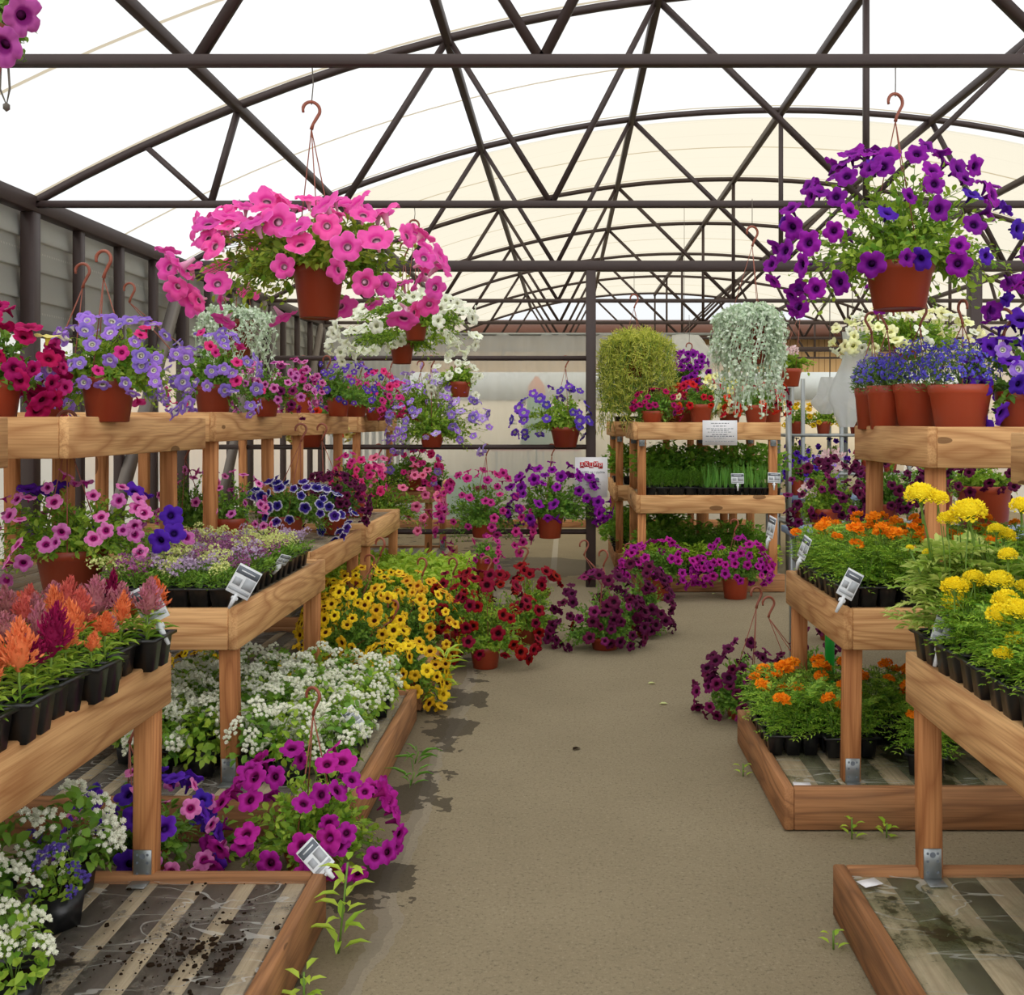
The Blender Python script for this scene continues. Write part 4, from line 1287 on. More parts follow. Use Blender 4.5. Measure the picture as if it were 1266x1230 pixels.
potted(HB, 'red and lemon calibrachoa pot hanging from the uppermost pipe', CB, YP, 380, 528, (42, 32, 25), (354, 440, 470, 544), [('lemon', 26, 12), ('red', 18, 11)], 'mid', hook=(375, 440), leaf_len=.035)
potted(HB, 'creamy yellow petunia basket behind the big purple one', CB, 6.1, 1120, 426, (32, 25, 19), (1032, 1212, 384, 438), [('cream', 50, 18), ('white', 20, 18)], 'bright', hook=(1112, 300), wire=250, leaf_len=.034, ry=.3)
potted(HB, 'violet petunia in the shadow behind the big pink basket', CB, 9.3, 440, 498, (26, 20, 16), (410, 480, 452, 512), [('deepblue', 34, 9)], 'mid', hook=(446, 447), leaf_len=.035)
# top level, left
potted(FP, 'lavender and hot pink petunia in a big pot on the top board edge', CF, 3.80, 134, 467, (64, 48, 43), (62, 230, 395, 515), [('laven', 62, 21), ('hotpink', 14, 20)], 'bright', on=Z1L, hook=(128, 310), leaf_len=.036)
potted(FP, 'crimson petunia cut by the photo edge on the top board', CF, 3.62, -6, 470, (60, 46, 42), (-60, 60, 384, 506), [('crimson', 46, 30), ('lemon', 3, 28)], 'mid', on=Z1L, leaf_len=.04)
potted(FP, 'trailing lavender petunia between the crimson one and the big lavender pot', CF, 4.2, 62, 482, (48, 36, 28), (-5, 112, 452, 518), [('laven', 36, 18)], 'bright', on=Z1L, hook=(102, 326), leaf_len=.036)
potted(FP, 'lavender and pink petunia under the silver trailing basket', CF, 5.3, 264, 476, (46, 35, 29), (205, 318, 412, 522), [('laven', 48, 16), ('hotpink', 12, 15)], 'mid', on=1.43, hook=(160, 350), leaf_len=.036)
potted(FP, 'mauve pink calibrachoa at the end of the second top board', CF, 5.7, 326, 492, (38, 30, 18), (292, 384, 448, 520), [('lilac', 40, 12), ('maroonpk', 14, 12)], 'mid', on=1.43, leaf_len=.03)
potted(FP, 'mauve pink calibrachoa on the third top board', CF, 6.75, 368, 486, (34, 28, 18), (338, 394, 446, 508), [('lilac', 30, 11), ('violetred', 14, 11)], 'mid', on=1.44, leaf_len=.032)
potted(FP, 'deep violet petunia on the third top board beside the mauve one', CF, 7.2, 418, 492, (28, 22, 16), (382, 462, 446, 508), [('deepblue', 44, 10)], 'mid', on=1.44, hook=(404, 440), leaf_len=.034)
potted(FP, 'magenta calibrachoa at the far end of the third top board', CF, 7.6, 440, 500, (28, 22, 16), (408, 478, 468, 514), [('violetred', 30, 10)], 'mid', on=1.44, leaf_len=.034)
# waist level, left
potted(FP, 'large terracotta pot of deep violet and lilac petunias at waist level', CF, 3.82, 88, 678, (84, 57, 60), (-12, 212, 594, 722), [('lilac', 52, 20), ('bluevio', 12, 34)], 'bright', on=Z2, hook=(83, 508), leaf_len=.034, straggle=.8, cov=1.5, lo=-.6)
potted(FP, 'lilac calibrachoa with long thin stems behind the alyssum', CF, 5.55, 236, 650, (48, 40, 16), (196, 306, 584, 668), [('lilac', 46, 13)], 'mid', on=Z2, hook=(229, 545), leaf_len=.028, straggle=.9)
potted(FP, 'dark purple petunia with white petal edges at waist level', CF, 5.72, 352, 637, (48, 36, 25), (304, 430, 596, 672), [('picotee', 60, 15)], 'mid', on=Z2, hook=(372, 524), leaf_len=.03, ry=.22)
potted(FP, 'dense dark maroon calibrachoa behind the white edged petunia', CF, 6.1, 412, 628, (42, 32, 20), (362, 454, 586, 648), [('maroon', 90, 12)], 'dark', on=Z2, hook=(398, 524), leaf_len=.03)
potted(FP, 'hot pink calibrachoa beside the dense maroon one', CF, 7.2, 438, 606, (28, 22, 30), (412, 472, 560, 612), [('hotpink', 40, 11)], 'mid', on=Z2, leaf_len=.032)
potted(FP, 'lilac calibrachoa stems at the far corner of the waist-high level', CF, 5.15, 286, 640, (40, 32, 25), (262, 330, 584, 666), [('lilac', 26, 13)], 'mid', on=Z2, leaf_len=.026, straggle=.9, cov=1.0)
# ground level, left
potted(FP, 'deep violet and lilac petunias on the floor between the two low decks', CF, 3.12, 178, 1046, (62, 48, 40), (92, 256, 962, 1078), [('bluevio', 30, 34), ('lilac', 26, 25)], 'mid', on=0.0, hook=(160, 884), leaf_len=.036, ry=.2, lo=-.6)
potted(FP, 'large magenta petunia on the floor at the corner of the low deck', CF, 3.16, 388, 1046, (72, 56, 44), (272, 482, 930, 1082), [('magenta', 60, 30)], 'bright', on=0.0, hook=(387, 850), leaf_len=.036, ry=.24, lo=-.6)
potted(FP, 'yellow calibrachoa with brown stars, biggest of the yellow group', CF, 5.3, 438, 800, (40, 30, 25), (384, 500, 722, 828), [('yelleye', 70, 17)], 'mid', on=Z0, hook=(486, 742), leaf_len=.028)
potted(FP, 'golden calibrachoa nearest the dark red petunias', CF, 5.75, 506, 790, (38, 28, 25), (446, 566, 712, 812), [('gold', 80, 14)], 'mid', on=Z0, hook=(522, 690), leaf_len=.028)
potted(FP, 'yellow calibrachoa at the back of the yellow group', CF, 6.15, 448, 762, (36, 28, 25), (392, 530, 704, 784), [('yelleye', 60, 14), ('gold', 20, 14)], 'mid', on=Z0, hook=(457, 686), leaf_len=.028)
potted(FP, 'yellow calibrachoa half hidden behind the waist-high bench leg', CF, 5.15, 366, 838, (40, 30, 25), (324, 414, 802, 866), [('yellow', 40, 17)], 'mid', on=Z0, leaf_len=.028)
potted(FP, 'bright yellow calibrachoa at the deck edge behind the white ageratums', CF, 4.95, 500, 838, (40, 30, 25), (438, 546, 794, 884), [('yelleye', 30, 18), ('yellow', 34, 18)], 'mid', on=Z0, leaf_len=.028)
potted(FP, 'small yellow calibrachoa deep under the alyssum bench', CF, 5.2, 242, 838, (40, 30, 25), (212, 280, 806, 860), [('yelleye', 30, 15)], 'dark', on=Z0, leaf_len=.028)
potted(FP, 'yellow calibrachoa in the shade at the left end of the yellow group', CF, 5.65, 408, 784, (38, 28, 25), (372, 450, 738, 808), [('yelleye', 46, 15)], 'mid', on=Z0, hook=(470, 665), leaf_len=.028)
potted(FP, 'small magenta petunia at the end of the lime green bedding', CF, 6.8, 600, 690, (24, 18, 18), (582, 618, 662, 704), [('violetred', 22, 9)], 'mid', on=Z0, leaf_len=.026)
# aisle
potted(FP, 'dark red petunia in front, on the open asphalt', CF, 5.85, 600, 798, (38, 30, 27), (546, 662, 706, 812), [('darkred', 52, 18)], 'bright', on=0.0, hook=(601, 688), leaf_len=.03, ry=.24)
potted(FP, 'dark red petunia behind the front one, beside the maroon group', CF, 6.5, 652, 772, (36, 28, 27), (604, 704, 700, 796), [('darkred', 44, 15)], 'bright', on=0.0, hook=(647, 676), leaf_len=.03, ry=.22)
potted(FP, 'dark red petunia next to the golden calibrachoa', CF, 6.3, 556, 776, (36, 28, 27), (528, 608, 708, 802), [('darkred', 40, 15)], 'mid', on=0.0, hook=(560, 690), leaf_len=.03, ry=.2)
potted(FP, 'purple black petunia in front, at the foot of the dark post', CF, 6.33, 748, 786, (38, 30, 20), (684, 796, 708, 806), [('maroon', 70, 15), ('maroonpk', 12, 14)], 'mid', on=0.0, hook=(746, 680), leaf_len=.03, ry=.24)
potted(FP, 'purple black petunia on the aisle side of the dark post', CF, 6.75, 790, 768, (38, 30, 20), (740, 830, 696, 798), [('maroon', 74, 14)], 'mid', on=0.0, hook=(722, 668), leaf_len=.03, ry=.22)
potted(FP, 'bright magenta petunia by the left end of the herb rack', CF, 8.1, 814, 708, (34, 27, 24), (770, 858, 670, 726), [('magenta', 60, 12)], 'mid', on=0.0, hook=(777, 672), leaf_len=.036)
potted(FP, 'bright magenta petunia in the middle before the herb rack', CF, 8.15, 909, 712, (34, 27, 24), (860, 950, 666, 722), [('magenta', 66, 12)], 'mid', on=0.0, hook=(908, 642), leaf_len=.036)
potted(FP, 'maroon petunia on the floor behind the low orange marigolds', CF, 4.85, 918, 872, (44, 34, 24), (866, 968, 800, 892), [('maroon', 60, 17), ('maroonpk', 16, 15)], 'mid', on=0.0, hook=(935, 726), leaf_len=.03, ry=.24)
potted(FP, 'second maroon petunia behind the low marigolds, deeper under the bench', CF, 5.0, 1005, 850, (40, 30, 24), (962, 1050, 782, 880), [('maroon', 44, 15)], 'mid', on=0.0, hook=(950, 738), leaf_len=.03, ry=.2)
# right
potted(FP, 'violet petunia cut by the photo edge on the lobelia shelf', CF, 3.85, 1262, 484, (60, 46, 40), (1200, 1330, 400, 530), [('bluevio', 34, 32), ('laven', 12, 26)], 'mid', on=1.37, hook=(1240, 382), leaf_len=.036, straggle=.7, cov=1.2)
mt = thing('plant_table', 'low grey table carrying maroon petunias behind the waist-high marigolds', 'table', (2.1, 5.7, 0))
add('tabletop', boxpart((-.8, -.5, .74), (.95, .5, .78), .004), M['bluetable'], mt)
for x in (-.74, .88):
    for y in (-.44, .44): add('leg', boxpart((x - .02, y - .02, 0), (x + .02, y + .02, .74), .003), M['zinc'], mt)
ZT = .78
potted(FP, 'maroon petunia on the grey table, closest to the aisle', CF, 5.5, 1022, 628, (40, 32, 24), (978, 1068, 570, 660), [('maroon', 50, 14), ('maroonpk', 12, 13)], 'bright', on=ZT, leaf_len=.032)
potted(FP, 'maroon petunia in the middle of the grey table', CF, 5.6, 1090, 622, (40, 32, 24), (1048, 1150, 562, 654), [('maroon', 64, 14), ('maroonpk', 10, 13)], 'mid', on=ZT, leaf_len=.032)
potted(FP, 'leafy dark flowered petunia in a wide pot at the end of the grey table', CF, 5.3, 1216, 600, (66, 52, 45), (1166, 1266, 566, 622), [('maroon', 26, 14)], 'bright', on=ZT, leaf_len=.04)
potted(FP, 'dark red petunia behind the grey table', CF, 6.0, 1160, 600, (36, 28, 24), (1110, 1200, 560, 625), [('maroon', 30, 12)], 'mid', on=ZT, leaf_len=.032)
# herb rack top
ZR = 1.40
potted(FP, 'scarlet and cream calibrachoa in a terracotta pot above the notice', CF, 8.62, 866, 500, (30, 22, 21), (838, 898, 470, 513), [('red', 26, 11), ('cream', 8, 10)], 'mid', on=1.38, leaf_len=.036)
potted(FP, 'scarlet calibrachoa half hidden beside the one above the notice', CF, 8.85, 846, 503, (28, 22, 20), (826, 872, 476, 516), [('red', 12, 10), ('violetred', 14, 10)], 'mid', on=1.38, leaf_len=.036)
potted(FP, 'deep red calibrachoa under the tail of the silver basket', CF, 8.66, 935, 501, (30, 22, 21), (908, 960, 468, 512), [('red', 24, 10)], 'mid', on=1.38, leaf_len=.036)
potted(FP, 'deep red calibrachoa at the end of the herb rack top', CF, 8.9, 952, 502, (28, 22, 20), (928, 974, 470, 512), [('darkred', 22, 10), ('red', 10, 10)], 'mid', on=1.38, leaf_len=.036)
potted(FP, 'cream and yellow calibrachoa between the red pots on the herb rack', CF, 9.0, 902, 505, (28, 22, 18), (868, 936, 452, 520), [('lemon', 30, 11), ('cream', 16, 11)], 'bright', on=1.38, leaf_len=.036)
potted(HB, 'royal purple petunia hanging above the red calibrachoas', CB, 9.3, 850, 474, (30, 23, 18), (818, 878, 436, 496), [('purple', 66, 11)], 'mid', hook=(852, 424), wire=392, leaf_len=.036)
potted(FP, 'wine red calibrachoa trailing over the corner of the herb rack', CF, 8.55, 806, 508, (28, 22, 16), (784, 838, 482, 536), [('crimson', 26, 10), ('maroonpk', 8, 10)], 'mid', on=1.38, leaf_len=.034, straggle=.8)
potted(FP, 'pale mauve calibrachoa behind the trailing yellow green plant', CF, 9.2, 826, 500, (28, 22, 16), (790, 860, 478, 514), [('lilac', 24, 10)], 'mid', on=1.38, leaf_len=.034)

# pale geranium in a pot at the top of the galvanised pole
g = potted(HB, 'pale pink geranium in a terracotta pot beside the big silver basket', CB, 9.4, 977, 456, (28, 20, 22), (958, 1012, 432, 466), [], 'bright', hook=(990, 368), wire=300, leaf_len=.06, lw=.8)
for i in range(9):
    a = R_.uniform(0, 6.28)
    link('bloom', bloom('ger', i % 3), g, (.17 * math.cos(a) + .05, .12 * math.sin(a) - .04, .31 + .09 * R_.uniform(0, 1)), (0, 0, a), 1.5)
p = add('pole', tube([(0, 0, 0), (0, 0, 1.72)], .028, 12), M['zinc'], loc=((975 - CX) * 9.5 / FPX, 9.5, 0), smooth=True)
tag(p, 'galvanised steel pole standing beside the herb rack', 'pole')

# silver trailing dichondra
def strands(r, n, rad, top, lmin, lmax, leaf, lw, per, curl=.03):
    P = []; D = []; U = []; sv = []; sf = []; off = 0
    for i in range(n):
        az = r.uniform(0, 2 * PI); R0 = rad * math.sqrt(r.uniform(.12, 1.15)); ln = r.uniform(lmin, lmax) * (1.0 if r.uniform() > .25 else .6)
        up = top * r.uniform(.6, 1.1) * (1.25 - .7 * (R0 / rad) ** 2)
        pts = []
        for t in np.linspace(0, 1, 8):
            if t < .4:
                q = t / .4
                pts.append((R0 * q * math.cos(az) * .95, R0 * q * math.sin(az) * .95, up * math.sin(q * PI / 2 + .0)))
            else:
                q = (t - .4) / .6
                pts.append((R0 * math.cos(az) * (.95 + .12 * q) + curl * math.sin(q * 7 + i), R0 * math.sin(az) * (.95 + .12 * q) + curl * math.cos(q * 6 + i), up - ln * q))
        pts = np.array(pts)
        v, ff = tube(pts, .0022, 3, False)
        sv.append(v); sf.append(ff[0] + off); off += len(v)
        seg = r.uniform(.1, 1, per)
        idx = np.clip((seg * 7).astype(int), 0, 6); fr = (seg * 7 - idx)[:, None]
        b = pts[idx] * (1 - fr) + pts[idx + 1] * fr
        out = np.array([math.cos(az), math.sin(az), .4])
        P.append(b); D.append(norm(r.normal(size=(per, 3)) * .8 + out * .5)); U.append(norm(out + r.normal(size=(per, 3)) * .5))
    P = np.concatenate(P); n = len(P)
    return leaves(P, np.concatenate(D), np.concatenate(U), leaf * r.uniform(.6, 1.2, n), leaf * lw * r.uniform(.7, 1.2, n), .05, .12), (np.concatenate(sv), [np.concatenate(sf)])

def trailer(label, D, px, rim, pot, rad_px, top_px, lmin, lmax, n, leaf, lw, per, mat, hook, wire, seed):
    s = D / FPX
    c = at(px, rim, D); rt, rb, h = pot[0] * s / 2, pot[1] * s / 2, pot[2] * s
    t = thing(HB, label, CB, (c.x, c.y, c.z - h))
    link('pot', pot_mesh(rt, rb, h), t)
    r = np.random.default_rng(seed)
    lf, st = strands(r, n, rad_px * s, top_px * s, lmin * s, lmax * s, leaf, lw, per)
    link('foliage', npmesh('foliage', [(*lf, 0), (*st, 1)], [M[mat], M['stem'] if mat != 'silver' else M['silver']]), t, (0, 0, h))
    hp = at(hook[0], hook[1], D)
    loc = (hp.x - c.x, 0, hp.z - (c.z - h))
    hanger(t, rt * .97, h - .01, loc, .12, .3)
    wz = EYE + (CY - wire) * s
    add('hanging_wire', tube([(0, 0, 0), (0, 0, wz - hp.z + .03)], .0022, 5), M['wire'], t, loc=loc)
trailer('smaller silver leaved trailing basket against the grey wall', 6.2, 292, 396, (48, 32, 46), 42, 18, 20, 112, 120, .021, .95, 30, 'silver', (296, 274), 252, 5)
trailer('big silver leaved trailing basket hanging over the herb rack', 6.2, 926, 402, (54, 38, 48), 40, 26, 30, 130, 250, .023, .95, 34, 'silver', (930, 280), 252, 6)
trailer('yellow green trailing basket with needle thin stems beside the dark post', YP + .15, 787, 434, (40, 28, 32), 44, 24, 50, 118, 280, .068, .11, 40, 'fern', (784, 364), 334, 7)

# lobelia pots
def lobelia(label, D, px, rim, pot, ext, n, mats, seed):
    s = D / FPX
    c = at(px, rim, D); rt, rb = pot[0] * s / 2, pot[1] * s / 2
    z0 = 1.37; h = c.z - z0
    t = thing(FP, label, CF, (c.x, c.y, z0), 0, 'lobelia pots on the top board')
    link('pot', pot_mesh(rt, rb, h), t)
    r = np.random.default_rng(seed)
    L, R, UP = (px - ext[0]) * s, (ext[1] - px) * s, (rim - ext[2]) * s
    E = (max(L, rt), max(R, rt), rt * 1.15, rt * 1.1, UP, .03)
    P, Nn = shell(r, 900, E, -.1)
    f = r.uniform(.5, 1.0, 900)
    P = P * f[:, None]
    D_ = norm(Nn + r.normal(size=P.shape) * .6 + np.array([0, 0, .4]))
    lf = leaves(P, D_, r.normal(size=P.shape), .024 * r.uniform(.6, 1.2, 900), .005, .05, .1)
    link('foliage', npmesh('foliage', [(*lf, 0), (*stems_part(r, 40, UP * .8, rt, .001), 1)], [M['lob_leaf'], M['stem']]), t, (0, 0, h))
    P, Nn = shell(r, n, E, .06)
    P = P * r.uniform(.8, 1.08, (n, 1)) + np.array([0, 0, .012])
    P3 = np.repeat(P, 3, 0); d0 = np.repeat(norm(Nn + np.array([0, -.3, .2]) + r.normal(size=P.shape) * .4), 3, 0)
    D3 = norm(r.normal(size=P3.shape)); D3 = norm(D3 - d0 * (D3 * d0).sum(1, keepdims=True) * .8)
    b = link('blossom', npmesh('blossom', [(*leaves(P3, D3, d0, .0115, .0095, 0, .1), 0)], [M[mats]]), t, (0, 0, h))
    b['kind'] = 'stuff'
    hanger(t, rt * .97, h - .01, (.01, 0, h + .32), .09, r.uniform(0, 3))
lobelia('blue lobelia in the widest terracotta pot, nearest on the top board', 3.86, 1187, 476, (76, 58, 50), (1136, 1236, 424), 360, 'lobb', 1)
lobelia('blue lobelia in the second terracotta pot from the aisle corner of the shelf end', 4.08, 1134, 475, (58, 44, 48), (1094, 1172, 424), 300, 'lobb', 2)
lobelia('blue lobelia in a slim terracotta pot, third from the widest one', 4.2, 1094, 477, (44, 34, 46), (1066, 1128, 440), 230, 'lobb', 3)
lobelia('lilac blue lobelia in the smallest pot, at the aisle end of the row', 4.32, 1075, 480, (36, 28, 42), (1054, 1102, 444), 190, 'lobl', 4)

# herbs
def herb_pack(label, px, D, z, kind, nx, ny, c=.075, h=.07, group='herb trays', g=1.0):
    return cell_pack(label, 'herb tray', (px - CX) * D / FPX, D, z, nx, ny, c, h, fill_plain(kind, .85 * g, 1.15 * g), 0, group)
herb_pack('tray of fine feathery dill at the post end of the middle rack level', 818, 8.62, .785, 'dill', 3, 2, .1)
herb_pack('tray of fine feathery dill in the centre of the middle rack level', 853, 8.63, .785, 'dill', 3, 2, .1)
herb_pack('tray of feathery dill half hidden by the onions', 892, 8.85, .785, 'dill', 3, 2, .1)
herb_pack('tray of tall broad leaved herbs behind the dill, post end', 822, 9.0, .785, 'her', 4, 2, .09, g=1.55)
herb_pack('tray of tall broad leaved herbs behind the dill, middle', 872, 9.05, .785, 'her', 4, 2, .09, g=1.55)
herb_pack('tray of broad leaved herbs at the back behind the onions', 930, 9.1, .785, 'her', 4, 2, .09, g=1.55)
herb_pack('black cell tray of green onions with the first price tag', 893, 8.52, .785, 'chive', 6, 2, .052)
herb_pack('black cell tray of green onions at the far corner with the second price tag', 941, 8.52, .785, 'chive', 6, 2, .052)
for i, (px, D, k) in enumerate([(815, 8.95, 'dill'), (850, 8.97, 'dill'), (885, 8.95, 'dill'), (922, 8.98, 'dill'), (810, 9.2, 'her'), (845, 9.22, 'her'), (880, 9.2, 'her'), (918, 9.25, 'her'), (800, 8.65, 'lime'), (836, 8.62, 'lime'), (872, 8.66, 'lime'), (935, 8.62, 'lime')]):
    herb_pack(['tray of feathery herbs', 'tray of broad leaved herbs', 'tray of pale lime herbs'][['dill', 'her', 'lime'].index(k)] + ' on the lowest rack level, %s from the dark post' % ORD[i % 4], px, D, .135, k, 3, 2, .085, g=1.3)
for i, (px, D, z) in enumerate([(776, 10.3, .785), (812, 10.3, .785), (772, 10.6, .135), (776, 10.0, .135), (778, 10.0, 1.385), (820, 10.1, .135)]):
    herb_pack('tray of leafy herbs on the farther rack, ' + ['end of its middle level', 'second on its middle level', 'back of its lowest level', 'front of its lowest level', 'on its top level', 'second on its lowest level'][i], px, D, z, 'her', 3, 2, .1, g=1.5)
# lime bedding
for i in range(5):
    for j in range(4):
        cell_pack('lime green bedding tray on the low deck, %s from the aisle, %s row back' % (ORD[j], ORD[i]), 'seedling tray', -.82 - j * .22, 6.72 + i * .22, .14, 3, 3, .07, .06, fill_plain('lime', 1.3, 1.8), 0, 'lime green bedding trays')
# seedling trays far left
for i, (px, D) in enumerate([(540, 10.0), (500, 10.05), (462, 10.0)]):
    cell_pack('black tray of small plants on the far bench, %s from the curtain side' % ORD[2 - i], 'seedling tray', (px - CX) * D / FPX, D - .7, .81, 4, 2, .07, .06, fill_plain('her', .6, .9), 0, 'trays on the far bench')

# galvanised trolley rack and plants in the distance
rk = thing('trolley_rack', 'galvanised trolley rack of potted plants behind the herb rack', 'plant rack', (2.75, 10.6, 0))
for x in (-.45, -.3, .1, .28, .8):
    for y in (0, .5): add('upright', boxpart((x - .02, y - .015, 0), (x + .02, y + .015, 1.85), .002), M['zinc'], rk)
for z in (.35, .85, 1.25): add('shelf', boxpart((-.5, -.03, z), (.85, .55, z + .03), .003), M['zinc'], rk)
for i, (x, z, fl) in enumerate([(-.3, .38, 'bluevio'), (.0, .38, 'bluevio'), (.35, .38, 'salmon'), (-.3, .88, 'bluevio'), (.05, .88, 'bluevio'), (.4, .88, 'crimson'), (-.32, 1.28, 'yellow'), (-.05, 1.28, 'yellow'), (.3, 1.28, 'cream'), (.6, 1.28, 'white'), (.65, .88, 'maroon')]):
    X = 2.75 + x; Yq = 10.75
    px = CX + X * FPX / Yq; rim = CY - (z + .13 - EYE) * FPX / Yq
    potted(FP, '%s flowered pot plant on the trolley rack, %s' % ({'bluevio': 'violet', 'salmon': 'pink', 'crimson': 'crimson', 'yellow': 'yellow', 'cream': 'cream', 'white': 'white', 'maroon': 'maroon'}[fl], ['lowest shelf at the pole end', 'lowest shelf in the middle', 'lowest shelf', 'middle shelf at the pole end', 'middle shelf second from the pole', 'middle shelf', 'top shelf at the pole end', 'top shelf second from the pole', 'top shelf towards the bag', 'top shelf at the far end', 'middle shelf far end'][i]), CF, Yq, px, rim, (18, 14, 15), (px - 20, px + 20, rim - 26, rim + 6), [(fl, 16, 8)], 'bright', on=z, leaf_len=.04)
tb = thing('plant_table', 'low blue grey table of small pots beyond the herb rack', 'table', (2.3, 9.9, 0))
add('tabletop', boxpart((-.35, -.2, .66), (.6, .3, .70), .004), M['bluetable'], tb)
for x in (-.3, .55):
    for y in (-.15, .25): add('leg', boxpart((x - .02, y - .02, 0), (x + .02, y + .02, .66), .003), M['zinc'], tb)
for i, (px, lab, fl) in enumerate([(985, 'deep violet petunia on the blue grey table, at its pole end', 'bluevio'), (1012, 'violet and pink petunia on the blue grey table', 'laven')]):
    potted(FP, lab, CF, 9.85, px, 592, (18, 14, 14), (px - 24, px + 24, 566, 606), [(fl, 22, 9)], 'mid', on=.70, leaf_len=.036)
hy = thing('flower_pot', 'tall pale pink hydrangea-like bloom above the maroon petunias', 'potted plant', (1.72, 6.6, 0))
link('pot', pot_mesh(.1, .08, .16), hy)
add('flower_stem', tube([(0, 0, .14), (.02, 0, .7), (0, 0, 1.12)], .006, 6), M['stem'], hy)
lf = leaves(np.array([(0, 0, .5 + .04 * i) for i in range(14)]), np.array([(math.cos(i * 2.4), math.sin(i * 2.4), .2) for i in range(14)]), np.array([(0, 0, 1.)] * 14) + .01, .13, .075, .1, .2)
add('foliage', [(*lf, 0)], M['dark'], hy)
link('bloom', bloom('ger', 0), hy, (0, 0, 1.15), None, 2.6)
link('bloom', bloom('ger', 1), hy, (-.14, .05, .95), None, 2.0)

# film bags hanging behind the lobelias
def bag(label, px, py, D, wpx, hpx, seed):
    s = D / FPX; c = at(px, py, D)
    r = np.random.default_rng(seed)
    n, k = 16, 26
    V = []
    for i in range(n):
        q = i / (n - 1)
        rr = wpx * s / 2 * (.25 + .85 * math.sin(PI * (.12 + q * .62)) ) * (1.0 if q < .7 else 1 - (q - .7) * 2.0)
        for j in range(k):
            a = 2 * PI * j / k
            w = 1 + .22 * math.sin(3 * a + q * 4 + seed) + .1 * math.sin(7 * a - q * 6)
            V.append((rr * w * math.cos(a) + .03 * math.sin(q * 5), rr * w * math.sin(a) * .6, -q * hpx * s))
    F = [(i * k + j, i * k + (j + 1) % k, (i + 1) * k + (j + 1) % k, (i + 1) * k + j) for i in range(n - 1) for j in range(k)]
    t = thing('plastic_bag', label, 'plastic sheet', tuple(c))
    add('film', (np.array(V), [np.array(F)]), M['bag'], t, smooth=True)
    add('cord', tube([(0, 0, -.02), (0, 0, EYE + (CY - 253) * s - c.z)], .003, 5), M['wire'], t)
    return t
bag('bunched clear plastic sheet hanging at the end of the lobelia shelf', 1054, 410, 6.2, 44, 118, 1)
bag('puffed clear plastic sheet beside the bunched one', 1026, 466, 6.5, 34, 46, 4)
bag('peaked clear plastic sheet behind the purple petunia above the herb rack', 846, 414, 12.4, 50, 60, 7)

# things behind the plastic curtain
def cart(label, x, y):
    t = thing('shopping_cart', label, 'shopping cart', (x, y, 0))
    wires = []
    for z in np.linspace(.4, .95, 9):
        e = (z - .4) * .12
        for a, b in (((-.25 - e, -.35 - e), (.25 + e, -.35 - e)), ((.25 + e, -.35 - e), (.25 + e, .35 + e)), ((.25 + e, .35 + e), (-.25 - e, .35 + e)), ((-.25 - e, .35 + e), (-.25 - e, -.35 - e))):
            wires.append((*barpart((*a, z), (*b, z), .008, .008), 0))
    for u in np.linspace(-.25, .25, 9):
        for v in (-.35, .35):
            wires.append((*barpart((u, v, .4), (u * 1.2, v * 1.18, .95), .006, .006), 0))
    add('basket_lattice', wires, M['zinc'], t)
    add('handle', tube([(-.3, -.45, 1.02), (.3, -.45, 1.02)], .02, 8), M['redplastic'], t)
    for sx in (-.22, .22):
        add('frame_side', [(*barpart((sx, -.45, 1.02), (sx, -.3, .12), .025, .025), 0), (*barpart((sx, -.3, .12), (sx, .35, .12), .025, .025), 0)], M['zinc'], t)
        for sy in (-.3, .33):
            w = add('wheel', lathe([(.001, -.015), (.06, -.015), (.06, .015), (.001, .015)], 16), M['black'], t, loc=(sx, sy, .06), rot=(0, PI / 2, 0))
cart('shopping cart with a red handle behind the curtain, nearer the post', -.1, 14.6)
cart('shopping cart behind the curtain, second from the post', -.75, 14.7)
sh = thing('green_crate', 'bright green plastic crate behind the curtain', 'crate', (-1.4, 14.9, 0))
add('crate_body', [(*boxpart((-.3, -.25, 0), (.3, -.22, .62), .01), 0), (*boxpart((-.3, .22, 0), (.3, .25, .62), .01), 0), (*boxpart((-.3, -.22, 0), (-.27, .22, .62), .01), 0), (*boxpart((.27, -.22, 0), (.3, .22, .62), .01), 0), (*boxpart((-.27, -.22, 0), (.27, .22, .03), .005), 0)], M['green_cloth'], sh)
um = thing('folded_parasol', 'folded green and peach parasol blurred behind the curtain', 'parasol', (-.45, 15.6, 0))
add('pole', tube([(0, 0, 0), (0, 0, 2.05)], .02, 8), M['zinc'], um)
V, F = lathe([(.02, 2.05), (.12, 1.9), (.17, 1.5), (.26, 1.05), (.2, 1.04)], 16)
add('canopy', (V, F), M['green_cloth'], um, smooth=True)
V, F = lathe([(.02, 2.1), (.13, 1.95), (.14, 1.8), (.05, 1.72)], 16)
add('cap', (V, F), M['peach'], um, smooth=True)

# green painted frame behind the orange marigolds
gf = thing('green_stand', 'bright green metal stand behind the waist-high orange marigolds', 'stand', (1.16, 4.75, 0))
for x in (-.092, .062):
    add('upright', boxpart((x - .02, -.012, 0), (x + .02, .012, .62), .003), M['green_paint'], gf)
add('crossbar', boxpart((-.072, -.012, .58), (.042, .012, .62), .003), M['green_paint'], gf)

